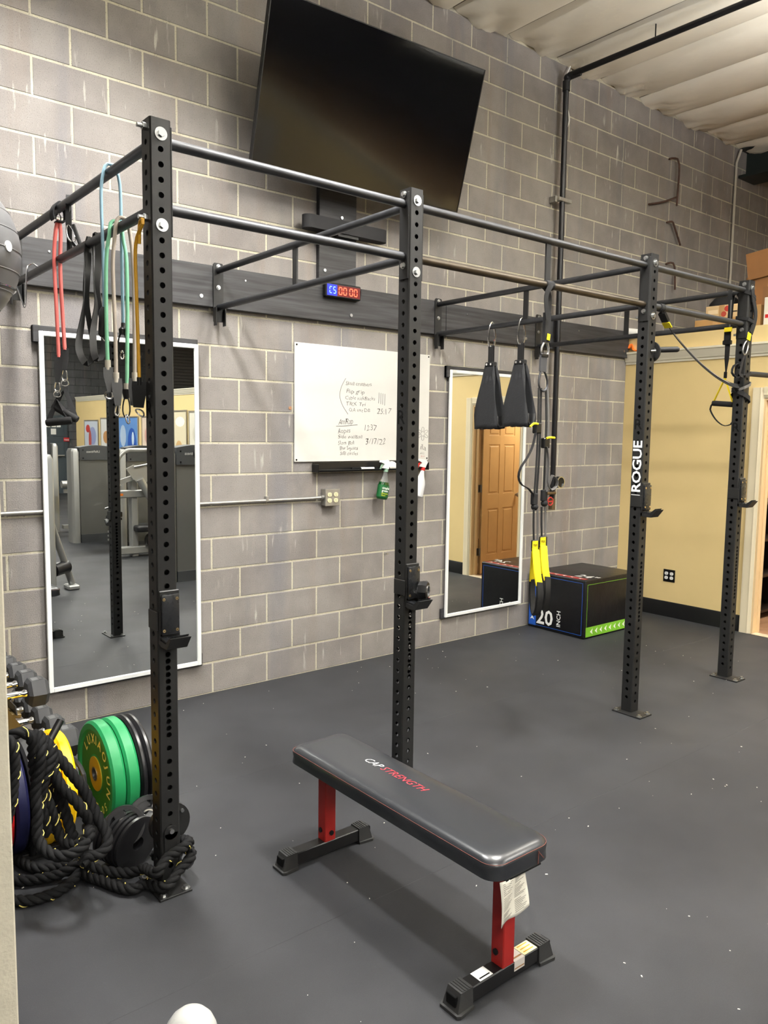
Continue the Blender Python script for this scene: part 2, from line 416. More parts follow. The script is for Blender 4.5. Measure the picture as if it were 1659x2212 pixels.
part('jamb', MB().b2((XW-0.004, DY1, 0), (XW+0.124, DY1+0.018, DZ)).b2((XW+0.05, DY1+0.018, 0), (XW+0.085, DY1+0.03, DZ)), JMB, door)
part('jamb', MB().b2((XW-0.004, DY0-0.018, DZ), (XW+0.124, DY1+0.018, DZ-0.018)), JMB, door)
# leaf hinged on the far jamb, swung about 97 degrees into the office
WOOD = mat('honey_wood_door', S(206, 165, 108), 0.45, var=0.06, vs=5)
ang = math.radians(96); hx, hy = XW+0.135, DY1+0.035
lx = V(math.sin(ang), math.cos(ang), 0); ln = V(-math.cos(ang), math.sin(ang), 0)  # along leaf, normal
Rm = Matrix((lx, ln, V(0, 0, 1))).transposed()
def leafbox(u0, u1, z0, z1, n0, n1, bev=0.0):
    c = V(hx, hy, 0)+lx*((u0+u1)/2)+ln*((n0+n1)/2)+V(0, 0, (z0+z1)/2)
    return MB().box(c, (u1-u0, n1-n0, z1-z0), bev, Rm)
lf = leafbox(0.0, 0.74, 0.012, 2.02, -0.014, 0.014)
leaf = part('leaf', lf, WOOD, door)
st = MB()
for a in ((0, 0.11), (0.325, 0.415), (0.63, 0.74)): q = leafbox(a[0], a[1], 0.012, 2.02, -0.019, 0.019, 0.002); st.add(q.v, q.f)
for z in ((0.012, 0.24), (0.80, 0.98), (1.58, 1.69), (1.91, 2.02)): q = leafbox(0.0, 0.74, z[0], z[1], -0.0185, 0.0185, 0.002); st.add(q.v, q.f)
part('rail_and_stile', st, WOOD, leaf)
for z in ((0.24, 0.80), (0.98, 1.58), (1.69, 1.91)):
    for a in ((0.11, 0.325), (0.415, 0.63)):
        part('panel', leafbox(a[0]+0.02, a[1]-0.02, z[0]+0.02, z[1]-0.02, -0.0185, 0.0185, 0.007), WOOD, leaf)
for z in (0.28, 1.05, 1.80):
    part('hinge', MB().cyl((hx-0.006, hy+0.004, z-0.045), (hx-0.006, hy+0.004, z+0.045), 0.008).b2((hx-0.04, hy-0.016, z-0.045), (hx-0.004, hy-0.013, z+0.045)), STEEL, leaf)
part('knob', MB().sphere(V(hx, hy, 0.95)+lx*0.68+ln*0.06, 0.028).cyl(V(hx, hy, 0.95)+lx*0.68, V(hx, hy, 0.95)+lx*0.68+ln*0.05, 0.012), STEEL, leaf)

# office interior behind the doorway
ow = MB().b2((7.0, 0, 0), (7.1, -5.0, 2.5)).b2((XW+0.12, -5.0, 0), (7.1, -5.1, 2.5)).b2((XW+0.12, -0.0, 0), (7.1, -0.06, 2.5))
struct('wall_office', ow, mat('office_wall_paint', S(226, 196, 160), 0.7), 'warm painted wall inside the office behind the doorway', 'wall')
struct('ceiling_office', MB().b2((XW+0.12, 0, 2.5), (9.04, -4.0, TOPW)).b2((XW+0.12, -4.0, 2.38), (9.04, -16.4, 2.505)), mat('office_roof_board', S(150, 120, 84), 0.8), 'plywood roof deck over the offices with storage on it', 'ceiling')
of = struct('floor_office', MB().b2((XW+0.002, 0, -0.02), (7.1, -5.0, -0.006)), mat('plank_gap', S(70, 50, 36), 0.8), 'wood plank laminate floor of the office', 'floor')
MPL = mat('laminate_plank', S(150, 118, 92), 0.35, var=0.18, vs=6)
for i in range(20):
    y0 = -0.9-0.09*i
    part('plank', MB().b2((XW+0.03, y0, -0.006), (7.0, y0-0.088, 0.002), 0.001), MPL, of)
part('threshold', MB().b2((XW-0.03, DY0-0.018, 0.0), (XW+0.06, DY1+0.018, 0.008), 0.003), mat('threshold_strip', S(190, 176, 150), 0.4), of)
bl = thing('window_blind', 'pale slatted window blind inside the office doorway', 'blind', (6.95, -0.5, 1.75))
part('head_rail', MB().b2((6.94, -0.08, 2.40), (6.99, -1.0, 2.44)), CREAM, bl)
MSL = mat('blind_slat', S(240, 206, 168), 0.5)
for i in range(30):
    z = 1.76+i*0.0215
    part('slat', MB().box((6.965, -0.54, z), (0.026, 0.92, 0.002), 0, (0, math.radians(55), 0)), MSL, bl)
cab = thing('bookcase', 'dark brown open bookcase just inside the office doorway', 'bookcase', (5.25, -0.93, 0))
DKW = mat('espresso_wood', S(34, 26, 22), 0.4)
part('side_panel', MB().b2((4.95, -0.75, 0.0), (5.55, -0.72, 1.1)), DKW, cab)
part('side_panel', MB().b2((4.95, -1.17, 0.0), (4.975, -0.75, 1.1)), DKW, cab)
part('side_panel', MB().b2((5.525, -1.17, 0.0), (5.55, -0.75, 1.1)), DKW, cab)
for z in (0.06, 0.40, 0.74, 1.09): part('shelf', MB().b2((4.975, -1.17, z), (5.525, -0.75, z+0.025)), DKW, cab)
wr = [V(5.05+0.05*math.cos(i*0.9), -1.12+0.035*math.sin(i*1.3), 1.12+0.02+0.03*math.sin(i*0.7)**2) for i in range(16)]
single('cable_tangle', MB().tube(catmull(wr, 0.01), 0.004, 6), BLK, 'tangled black cable lying on the dark bookcase', 'cable')
# rear and side shells of the hall
struct('wall_left', MB().b2((-7.2, 0.2, -0.1), (-7.05, -17.2, 5.1)), mat('hall_side_paint', S(150, 146, 138), 0.9), 'plain side wall of the hall far to the left', 'wall')
wf = struct('wall_front', MB().b2((-7.2, -17.02, -0.1), (9.2, -17.2, 5.1)), mat('dark_joint', S(50, 52, 54), 0.9), 'dark grey painted block wall far behind, seen in the left mirror', 'wall')
dm = MB()
for r in range(24):
    for k in range(0, 19):
        x0 = 1.4+k*BL+(BH if r % 2 else 0)-BL
        q = block_mb(x0+0.004, x0+BL-0.004, r*BH+0.004, r*BH+BH-0.004)
        dm.add([V(v.x, -17.02-v.y+0.012, v.z) for v in q.v], q.f)
part('block_courses', dm, MDRK, wf, kind='stuff')
struct('wall_end', MB().b2((9.05, 0.2, -0.1), (9.2, -17.2, 5.1)), MDRK, 'dark end wall of the hall beyond the offices', 'wall')
# ------------------------------------------------------------------ power rig
UX = (-1.138, 0.037, 1.897, 3.075); UY = -1.86; UH = 0.0381; UTOP = 2.765
HZ0 = 2.714
def hole_list(dense):
    zs = [HZ0-0.0508*i for i in range(53) if HZ0-0.0508*i > 0.06]
    if dense: zs += [z-0.0254 for z in zs if 0.58 < z-0.0254 < 0.92]
    return sorted(zs)
def upright_mesh():
    mb = MB(); ch = 0.005; w = UH-ch; R = 0.0104; c = 0.01265; n = 16
    sq = []
    for k in range(n):
        a = 2*math.pi*k/n; cx, sy = math.cos(a), math.sin(a); q = max(abs(cx), abs(sy)); sq.append((cx, sy, cx/q, sy/q))
    for fi in range(4):
        a = fi*math.pi/2; nrm = V(math.sin(a), -math.cos(a), 0); u = V(math.cos(a), math.sin(a), 0); up = V(0, 0, 1); o = nrm*UH
        zs = hole_list(fi in (0, 2)) if fi in (0, 2) else [z+0.0254 for z in hole_list(False)]; prev = 0.008
        for z in zs:
            if z-c > prev+1e-5: mb.add([o-u*w+up*prev, o+u*w+up*prev, o+u*w+up*(z-c), o-u*w+up*(z-c)], [[0, 1, 2, 3]])
            prev = z+c
            ring = [o+u*(R*cx)+up*(z+R*sy) for cx, sy, _, _ in sq]; outer = [o+u*(w*sx)+up*(z+c*s2) for _, _, sx, s2 in sq]
            inn = [p-nrm*0.005 for p in ring]
            mb.add(ring+outer+inn, [[k, (k+1) % n, n+(k+1) % n, n+k] for k in range(n)]+[[k, 2*n+k, 2*n+(k+1) % n, (k+1) % n] for k in range(n)])
        mb.add([o-u*w+up*prev, o+u*w+up*prev, o+u*w+up*UTOP, o-u*w+up*UTOP], [[0, 1, 2, 3]])
        a2 = a+math.pi/2; nr2 = V(math.sin(a2), -math.cos(a2), 0); u2 = V(math.cos(a2), math.sin(a2), 0)
        p = o+u*w; q = nr2*UH-u2*w
        mb.add([p+up*0.008, q+up*0.008, q+up*UTOP, p+up*UTOP], [[0, 1, 2, 3]])
    pts = []
    for fi in range(4):
        a = fi*math.pi/2; nrm = V(math.sin(a), -math.cos(a), 0); u = V(math.cos(a), math.sin(a), 0)
        pts += [nrm*UH-u*w, nrm*UH+u*w]
    mb.add([p+V(0, 0, UTOP) for p in pts], [list(range(8))])
    me = bpy.data.meshes.new('upright'); me.from_pydata([tuple(v) for v in mb.v], [], mb.f); me.update(); me.materials.append(K); return me
rig = thing('power_rig', 'black steel pull-up rig with four perforated uprights bolted to the wall', 'rig', (1.0, UY, 0))
um = upright_mesh(); ups = []
for x in UX:
    o = bpy.data.objects.new('upright', um); COL.objects.link(o); o.parent = rig; o.location = V(x, UY, 0)-rig.location; ups.append(o)
def sub(name, mb, m, parent, off, label=None, smooth=35):
    """sub-part under a part that has an offset of its own"""
    me = mb.mesh(name, off, smooth); o = bpy.data.objects.new(name, me); COL.objects.link(o); me.materials.append(m); o.parent = parent
    if label: o['label'] = label
    return o
def bolt_mb(p, nrm, washer=0.0225, hr=0.0125, h=0.009):
    p = Vector(p); nrm = Vector(nrm); mb = MB()
    mb.cyl(p, p+nrm*0.003, washer, n=20); mb.cyl(p+nrm*0.003, p+nrm*(0.003+h), hr, n=6); return mb
def nut_mb(p, nrm):
    p = Vector(p); nrm = Vector(nrm)
    return MB().cyl(p, p+nrm*0.012, 0.0135, n=6).cyl(p+nrm*0.012, p+nrm*0.03, 0.0075, n=10)
ZB = (2.714, 2.41)
for i, (x, o) in enumerate(zip(UX, ups)):
    off = V(x, UY, 0)
    sub('base_plate', MB().box((x-0.02, UY-0.03, 0.004), (0.125, 0.2, 0.008), 0.001), K, o, off)
    for dx, dy in ((-0.062, -0.11), (0.025, -0.11), (-0.062, 0.05), (0.025, 0.05)):
        sub('anchor_bolt', bolt_mb((x+dx-0.0, UY+dy, 0.008), (0, 0, 1), 0.016, 0.010, 0.009), ZN, o, off)
    for z in ZB:
        sub('bolt', bolt_mb((x+0.001, UY-UH, z), (0, -1, 0)), ZN, o, off)
        sub('bolt', nut_mb((x, UY+UH+0.006, z), (0, 1, 0)), ZN, o, off)
        if i == 0: sub('bolt', nut_mb((x-UH, UY, z+0.0254), (-1, 0, 0)), ZN, o, off)
        else: sub('bolt', bolt_mb((x-UH-0.006, UY-0.004, z+0.0254), (-1, 0, 0), 0.014, 0.011), ZN, o, off)
    # cut-out letter on the left face
    t = text_mb('R', 0.088, (x-UH, UY+0.031, 1.745), (0, -1, 0), (0, 0, 1), 0.0006, 0.012)
    sub('cut_out_letter', t, BLK, o, off, 'black cut-out letter R', 0)
# white brand lettering up the third upright
x = UX[2]
t = text_mb('ROGUE', 0.084, (x-UH, UY-0.029, 1.365), (0, 0, 1), (0, 1, 0), 0.0006, 0.02, space=0.96, wscale=1.13)
# lettering runs upward and reads with its head to the left
t.add([V(x-UH-0.0006, UY+a, 1.335+b) for a, b in ((-0.030, 0), (-0.030, 0.018), (0.030, 0.018), (0.030, 0))], [[0, 1, 2, 3]])
sub('white_lettering', t, mat('white_print', S(235, 235, 232), 0.5), ups[2], V(x, UY, 0), 'white vertical lettering', 0)
# pull-up bars between uprights
ZT, ZL, TR = 2.700, 2.476, 0.0185
KTW = mat('worn_bar_steel', S(76, 69, 60), 0.42, 0.85, var=0.25, vs=9, rvar=0.1)
for i in range(3):
    a, b = UX[i]+UH+0.006, UX[i+1]-UH-0.006
    mb = MB().cyl((a, UY, ZT), (b, UY, ZT), TR, n=20)
    pb = part('pull_up_bar', mb, KT, rig)
    part('lower_bar', MB().cyl((a, UY, ZL), (b, UY, ZL), TR, n=20), KTW if i == 1 else KT, pb)
    if i == 1: part('tie_strap', MB().b2((0.957, UY-0.005, ZL), (0.993, UY+0.005, ZT)), K, pb)
    for xx, s in ((a, -1), (b, 1)):
        part('end_plate', MB().box((xx+s*0.003, UY-0.004, 2.562), (0.006, 0.058, 0.37), 0.002), K, pb)
# crossmembers from each upright to the wall ledger
for i, x in enumerate(UX):
    mb = MB().cyl((x, UY+UH+0.006, ZT), (x, -0.052, ZT-0.012), TR, n=20)
    cm = part('crossmember', mb, KT, rig)
    part('lower_bar', MB().cyl((x, UY+UH+0.006, ZL), (x, -0.052, ZL-0.012), TR, n=20), KT, cm)
    part('tie_strap', MB().b2((x-0.005, -0.90, ZL), (x+0.005, -0.94, ZT)), K, cm)
    part('end_plate', MB().box((x, UY+UH+0.003, 2.562), (0.058, 0.006, 0.37), 0.002), K, cm)
    wp = MB().prism([(-0.034, 2.375), (0.034, 2.375), (0.034, 2.722), (0.026, 2.732), (-0.026, 2.732), (-0.034, 2.722)], (x, -0.040, 0), (1, 0, 0), (0, 0, 1), (0, -0.006, 0))
    wp.b2((x-0.034, -0.046, 2.35), (x-0.028, -0.080, 2.46)).b2((x+0.028, -0.046, 2.35), (x+0.034, -0.080, 2.46))
    wpl = part('wall_plate', wp, K, cm)
    for z in (2.712, 2.585): part('bolt', bolt_mb((x, -0.046, z), (0, -1, 0), 0.014, 0.010, 0.007), ZN, wpl)
# rope anchor and storage disc at the foot of the first upright
x = UX[0]
an = part('rope_anchor', MB().cyl((x, UY-UH, 0.205), (x, UY-UH-0.008, 0.205), 0.027, n=24).b2((x-0.027, UY-UH, 0.12), (x+0.027, UY-UH-0.008, 0.205), 0.002), K, rig)
part('bolt', MB().cyl((x, UY-UH-0.008, 0.212), (x, UY-UH-0.016, 0.212), 0.009, n=12), ZN, an)
part('anchor_ring', MB().tube([V(x+0.05+0.028*math.cos(a*0.3927), UY-0.07, 0.10+0.04*math.sin(a*0.3927)) for a in range(16)], 0.006, 8, True), KT, an)
# dip peg plate on the third upright, short spotter rod on the fourth
x = UX[2]
pk = part('band_peg', MB().cyl((x+UH+0.0, UY-0.01, 2.205), (x+UH+0.010, UY-0.01, 2.205), 0.062, n=28), K, rig)
part('grip', MB().tube([V(x+UH, UY-0.02, 2.215), V(x+UH+0.05, UY-0.07, 2.218), V(x+UH+0.10, UY-0.12, 2.22)], [0.016, 0.017, 0.017], 14).sphere(V(x+UH+0.10, UY-0.12, 2.22), 0.017), KR, pk)
part('pin', MB().cyl((x, UY-UH, 2.205), (x+0.01, UY-UH-0.025, 2.205), 0.008), ZN, pk)
x = UX[3]
part('spotter_rod', MB().cyl((x+UH-0.01, UY-0.005, 2.145), (x+0.42, UY-0.06, 2.145), 0.018), KT, rig)

# ------------------------------------------------------------------ J-cups hooked on the uprights
MJP = mat('jcup_plastic', S(30, 31, 33), 0.28, rvar=0.05, vs=30)
def jcup(x, z0, label):
    """z0 = top of the back plate"""
    f = UY-UH; t = thing('j_cup', label, 'barbell hook', (x, f, z0-0.19), 'bar hooks on the rig uprights')
    back = MB().box((x+0.004, f-0.005, z0-0.085), (0.078, 0.010, 0.17), 0.003)
    back.b2((x-UH-0.0005, f-0.008, z0-0.145), (x-UH-0.0065, f+0.068, z0-0.075), 0.002)
    # hook shelf with a raised nose
    prof = [(0, 0), (-0.060, -0.006), (-0.092, 0.022), (-0.106, 0.022), (-0.070, -0.024), (-0.02, -0.024), (0, -0.016)]
    back.prism(prof, (x-0.035, f, z0-0.178), (0, 1, 0), (0, 0, 1), (0.078, 0, 0)); back.b2((x-0.035, f, z0-0.195), (x+0.043, f-0.010, z0-0.16))
    part('hook', back, K, t)
    pd = part('wear_pad', MB().box((x+0.004, f-0.016, z0-0.088), (0.068, 0.012, 0.15), 0.004, None, 2), MJP, t)
    part('shelf_pad', MB().prism([(-0.012, 0.001), (-0.060, -0.005), (-0.092, 0.024), (-0.094, 0.029), (-0.060, 0.003), (-0.012, 0.008)], (x-0.031, f, z0-0.178), (0, 1, 0), (0, 0, 1), (0.070, 0, 0)), MJP, t)
    for dx in (-0.022, 0.028):
        for dz in (-0.03, -0.145):
            part('screw', MB().ring([(0.0022, 0), (0.0060, 0), (0.0055, 0.0015), (0.0022, 0.0015)], (x+dx, f-0.022, z0+dz), (0, -1, 0), 14), mat('brass_screw', S(190, 165, 120), 0.3, 0.9), pd)
    return t
jcup(UX[0], 1.125, 'black barbell hook on the nearest upright, waist high')
jcup(UX[1], 1.112, 'black barbell hook holding a clamp collar on the second upright')
jcup(UX[2], 1.425, 'black barbell hook set high on the third upright, below the white lettering')
jcup(UX[3], 1.425, 'black barbell hook set high on the farthest upright, before the doorway')
# barbell collar resting on the second J-cup
cx, cy, cz = UX[1]+0.030, UY-UH-0.055, 0.990
col = thing('barbell_collar', 'black clamp collar with latch resting on the second upright hook', 'collar', (cx, cy, cz-0.045))
axd = V(0.55, -0.83, 0).normalized()
part('ring', MB().ring([(0.026, -0.022), (0.042, -0.020), (0.045, 0.0), (0.042, 0.020), (0.026, 0.022)], (cx, cy, cz), axd, 8), KP, col)
part('inner_ring', MB().ring([(0.022, -0.024), (0.028, -0.024), (0.028, 0.024), (0.022, 0.024)], (cx, cy, cz), axd, 24), STEEL, col)
sd = V(0.83, 0.55, 0)
part('latch', MB().box(V(cx, cy, cz)+sd*0.048+V(0, 0, 0.012), (0.022, 0.036, 0.045), 0.004, (0, 0, math.radians(-33))).box(V(cx, cy, cz)+sd*0.052+V(0, 0, -0.026), (0.016, 0.03, 0.02), 0.003), KP, col)
part('release_tab', MB().box(V(cx, cy, cz)+sd*0.045+V(0, -0.006, -0.040), (0.018, 0.016, 0.006), 0.001), mat('red_tab', S(170, 30, 28), 0.5), col)

# ------------------------------------------------------------------ timber ledgers on the wall
def plank_material():
    M = bpy.data.materials.new('black_stained_timber'); M.use_nodes = True; nt = M.node_tree; b = nt.nodes['Principled BSDF']; N = nt.nodes.new; L = nt.links.new
    geo = N('ShaderNodeNewGeometry'); mp = N('ShaderNodeMapping'); mp.inputs['Scale'].default_value = (1.2, 6, 26); L(geo.outputs['Position'], mp.inputs['Vector'])
    n = N('ShaderNodeTexNoise'); n.inputs['Scale'].default_value = 2.0; n.inputs['Detail'].default_value = 6; L(mp.outputs[0], n.inputs['Vector'])
    r = N('ShaderNodeValToRGB'); r.color_ramp.elements[0].position = 0.35; r.color_ramp.elements[0].color = S(26, 26, 28); r.color_ramp.elements[1].position = 0.68; r.color_ramp.elements[1].color = S(54, 54, 57)
    L(n.outputs['Fac'], r.inputs['Fac']); L(r.outputs['Color'], b.inputs['Base Color']); b.inputs['Roughness'].default_value = 0.55
    bp = N('ShaderNodeBump'); bp.inputs['Strength'].default_value = 0.3; bp.inputs['Distance'].default_value = 0.002; L(n.outputs['Fac'], bp.inputs['Height']); L(bp.outputs[0], b.inputs['Normal']); return M
MTB = plank_material()
GR = 'black timber ledgers on the block wall'
ROSE = mat('bare_wood_end', S(200, 195, 180), 0.8)
for x0, x1, zb, lab in ((-1.185, 0.004, 2.463, 'black stained timber ledger behind the hanging bands'), (0.009, 1.985, 2.462, 'black stained timber ledger above the whiteboard'),
                    (1.99, 4.43, 2.457, 'black stained timber ledger at the right, ending by the tan wall')):
    lg = thing('timber_ledger', lab, 'timber', ((x0+x1)/2, -0.019, zb), GR)
    part('plank', MB().b2((x0, -0.0005, zb), (x1, -0.039, zb+0.252), 0.003), MTB, lg)
    n = int((x1-x0)/0.55)
    for k in range(n):
        xx = x0+0.22+k*(x1-x0-0.3)/max(n-1, 1)
        part('screw', MB().cyl((xx, -0.039, zb+(0.06 if k % 2 else 0.19)), (xx, -0.044, zb+(0.06 if k % 2 else 0.19)), 0.012 if k % 2 else 0.006, n=10), ZN, lg)
lg = thing('timber_upright', 'vertical black stained timber under the television', 'timber', (0.955, -0.019, 2.716))
part('plank', MB().b2((0.795, -0.0005, 2.716), (1.108, -0.039, 4.1), 0.003), MTB, lg)
for z, xx in ((3.17, 0.98), (2.80, 0.84), (3.02, 1.05)): part('screw', MB().cyl((xx, -0.039, z), (xx, -0.045, z), 0.011, n=10), ZN, lg)

# ------------------------------------------------------------------ television, sound bar, timer
tilt, sw = 0.283, -0.044; TW = 1.66; TH = TW*9/16; tc = V(0.985, -0.40, 3.752)
tr_ = V(math.cos(sw), math.sin(sw), 0); tn = V(math.sin(sw), -math.cos(sw), 0); tu = V(0, 0, 1)*math.cos(tilt)+tn*math.sin(tilt); tf = tr_.cross(tu)
RT = Matrix((tr_, tu, tf)).transposed()
tv = thing('television', 'large black flat television tilted down from the block wall', 'television', tc-tu*TH/2)
part('case', MB().box(tc-tf*0.022, (TW, TH, 0.036), 0.004, RT), mat('tv_case', S(16, 16, 17), 0.4), tv)
part('screen', MB().box(tc-tf*0.001, (TW-0.014, TH-0.014, 0.003), 0, RT), mat('tv_screen', S(6, 6, 8), 0.09, 0, 0.45), tv)
part('bezel', MB().box(tc+tu*(TH/2-0.003), (TW, 0.006, 0.008), 0, RT).box(tc-tu*(TH/2-0.004), (TW, 0.010, 0.008), 0, RT).box(tc+tr_*(TW/2-0.003), (0.006, TH, 0.008), 0, RT).box(tc-tr_*(TW/2-0.003), (0.006, TH, 0.008), 0, RT), mat('tv_bezel', S(20, 20, 21), 0.3), tv)
arm = MB().box((0.955, -0.052, 3.72), (0.34, 0.024, 0.44), 0.004)
arm.cyl((0.955, -0.05, 3.80), tc-tf*0.05+tu*0.1, 0.03).cyl((0.955, -0.05, 3.62), tc-tf*0.05-tu*0.12, 0.025).box(tc-tf*0.055, (0.45, 0.42, 0.02), 0.003, RT)
part('mount', arm, K, tv)
sb = thing('sound_bar', 'black sound bar with rounded ends below the television', 'speaker', (0.965, -0.09, 3.03))
pf = []
for k in range(9):
    a = math.pi/2+math.pi*k/8; pf.append((-0.30+0.045*math.cos(a), -0.005+0.045*math.sin(a)))
for k in range(9):
    a = -math.pi/2+math.pi*k/8; pf.append((0.30+0.045*math.cos(a), -0.005+0.045*math.sin(a)))
part('body', MB().prism(pf, (0.965, -0.10, 3.035), (1, 0, 0), (0, 1, 0), (0, 0, 0.085)), mat('speaker_cloth', S(24, 24, 27), 0.8, bump=0.2, bs=600), sb)
part('bracket', MB().b2((0.88, -0.04, 3.015), (1.05, -0.14, 3.035)), K, sb)
tm = thing('interval_timer', 'small black gym timer showing blue and red digits', 'timer', (0.972, -0.062, 2.625))
part('case', MB().b2((0.822, -0.041, 2.622), (1.122, -0.082, 2.718), 0.006), KP, tm)
def segs(d, x, z, w, h):
    on_ = {'0': 'abcdef', 'C': 'adef', '5': 'acdfg', 'L': 'def'}[d]; t = 0.006; o = []
    R = {'a': (0, h, w, t), 'g': (0, h/2, w, t), 'd': (0, 0, w, t), 'f': (-w/2, h*0.75, t, h/2-t), 'b': (w/2, h*0.75, t, h/2-t), 'e': (-w/2, h*0.25, t, h/2-t), 'c': (w/2, h*0.25, t, h/2-t)}
    mb = MB()
    for s_ in on_:
        cx_, cz_, ww, hh = R[s_]; mb.box((x+cx_, -0.083, z+cz_), (ww*0.9, 0.0016, hh*0.9))
    return mb
EB = mat('led_blue', S(20, 30, 200), 0.5, emit=(0.12, 0.25, 1, 1), es=3.5); ER = mat('led_red', S(200, 20, 10), 0.5, emit=(1, 0.07, 0.03, 1), es=4.5)
part('blue_window', MB().b2((0.832, -0.0815, 2.632), (0.915, -0.0824, 2.706)), mat('blue_led_lens', S(10, 14, 120), 0.3, emit=(0.02, 0.04, 1, 1), es=0.9), tm)
part('red_window', MB().b2((0.917, -0.0815, 2.632), (1.112, -0.0824, 2.706)), mat('red_led_lens', S(50, 6, 4), 0.3, emit=(1, 0.03, 0.01, 1), es=0.12), tm)
for d, xx in (('C', 0.862), ('5', 0.893)): part('blue_digit', segs(d, xx, 2.648 if d == '5' else 2.648, 0.018, 0.042), EB, tm)
for d, xx in (('0', 0.943), ('0', 0.982), ('0', 1.034), ('0', 1.073)): part('red_digit', segs(d, xx, 2.646, 0.024, 0.046), ER, tm)
part('cable', MB().tube(catmull([V(1.122, -0.06, 2.69), V(1.135, -0.06, 2.70), V(1.14, -0.055, 2.67), V(1.132, -0.05, 2.64), V(1.122, -0.05, 2.64)], 0.006), 0.0025, 6), KP, tm)
# ------------------------------------------------------------------ wall mirrors
MMIR = mat('mirror_silver', (0.80, 0.82, 0.80, 1), 0.004, 1.0)
FRM = mat('white_mirror_frame', S(228, 230, 228), 0.38)
def mirror(x0, x1, z0, z1, label, side):
    t = thing('wall_mirror', label, 'mirror', ((x0+x1)/2, -0.02, z0), 'white framed mirrors on the block wall')
    g = part('glass', MB().b2((x0+0.012, -0.034, z0+0.012), (x1-0.012, -0.028, z1-0.012)), MMIR, t, smooth=0)
    for nm, a, b in (('frame_side', (x0, -0.024, z0), (x0+0.026, -0.043, z1)), ('frame_side', (x1-0.026, -0.024, z0), (x1, -0.043, z1)),
                     ('frame_top', (x0+0.026, -0.024, z1-0.026), (x1-0.026, -0.043, z1)), ('frame_bottom', (x0+0.026, -0.024, z0), (x1-0.026, -0.043, z0+0.026))):
        part(nm, MB().b2(a, b, 0.003), FRM, t)
    part('top_cleat', MB().b2((x0-0.028, -0.001, z1-0.06), (x1+0.004, -0.024, z1+0.030), 0.002).b2((x0-0.028, -0.001, z1-0.06), (x0+0.01, -0.036, z1+0.030), 0.002), MTB, t)
    part('bottom_cleat', MB().b2((x0+0.06 if side > 0 else x0-0.028, -0.001, z0-0.012), (x1+0.014 if side > 0 else x1-0.06, -0.024, z0+0.07), 0.002), MTB, t)
    part('backing', MB().b2((x0+0.02, -0.001, z0+0.1), (x1-0.02, -0.023, z1-0.1)), mat('mirror_backing', S(26, 26, 27), 0.8), t)
mirror(-1.032, -0.098, 0.213, 2.228, 'tall white framed mirror left of the whiteboard, reflecting weight machines', 1)
mirror(2.042, 2.962, 0.220, 2.205, 'tall white framed mirror right of the whiteboard, reflecting the wooden door', -1)

# ------------------------------------------------------------------ whiteboard with handwriting
wbt = thing('whiteboard', 'white marker board with handwritten workout list', 'whiteboard', (1.232, -0.01, 1.497))
part('panel', MB().b2((0.617, -0.004, 1.497), (1.848, -0.014, 2.304), 0.002), mat('whiteboard_gloss', S(203, 202, 197), 0.35, var=0.015, vs=3), wbt)
for xx in (0.632, 1.833):
    for zz in (1.512, 2.289): part('screw', MB().cyl((xx, -0.014, zz), (xx, -0.0165, zz), 0.006, n=10), BLK, wbt)
INK = mat('grey_marker_ink', S(96, 94, 91), 0.6)
def P_(x, y): p = on(690+x/6.636, 780+y/6.636, 1, -0.0148); return p
def write(txt, x, y, x2, cap, bold=-0.010, m=INK, ref=None):
    p = P_(x, y); q = P_(x2, y); r_ = P_(x, y-cap); h = r_.z-p.z
    t = text_mb(txt, 1.0, (0, 0, 0), (1, 0, 0), (0, 1, 0), 0, bold, 0.1); w = max(v.x for v in t.v)
    size = h/0.70; t = text_mb(txt, size, (p.x, -0.0146, p.z), (1, 0, 0), (0, 0, 1), 0.0004, bold, 0.1, wscale=(q.x-p.x)/(w*size))
    sd_ = len(txt)*1.7+x*0.01
    for v in t.v:
        u_ = (v.x-p.x)/h; w_ = math.floor(u_/0.62+0.3*math.sin(u_))
        v.z += h*(0.07*math.sin(w_*2.3+sd_)+0.06*math.sin(u_*1.9+sd_*2)); v.x += (v.z-p.z)*0.16*math.sin(w_*1.7+sd_*3)
    part('handwriting', t, m, wbt, 'handwritten marker line', 0)
for a in (('Skull crushers', 370, 342, 750, 58), ('Flip grip', 378, 458, 645, 60), ('Cable kickBacks', 365, 547, 795, 52), ('TRX Tri', 375, 637, 660, 55), ('OA ext DB', 415, 722, 725, 52),
          ('25:17', 820, 755, 1025, 82), ('AmRap', 270, 905, 480, 88), ('Ropes', 262, 1030, 440, 72), ('Side wallBall', 265, 1108, 612, 52), ('Slam Ball', 265, 1197, 500, 56),
          ('Bw Squats', 290, 1272, 550, 56), ('StB circles', 290, 1347, 552, 50), ('12:37', 630, 995, 815, 85), ('3/17/22', 655, 1192, 940, 88), ('ila', 1435, 1275, 1530, 82)): write(*a)
def stroke(pts, r=0.0016, closed=False):
    return MB().tube(catmull([V(p.x, -0.0146, p.z) for p in [P_(*q) for q in pts]], 0.006, closed), r, 5, closed)
part('handwriting', stroke([(378, 245), (315, 370), (293, 500), (330, 630), (410, 762)]), INK, wbt, 'handwritten bracket')
for k in range(4): part('handwriting', stroke([(856+k*28, 452+k*6), (848+k*29, 606+k*10)]), INK, wbt, 'handwritten tally stroke')
part('handwriting', stroke([(240, 932), (380, 928), (545, 912)]), INK, wbt, 'handwritten underline')
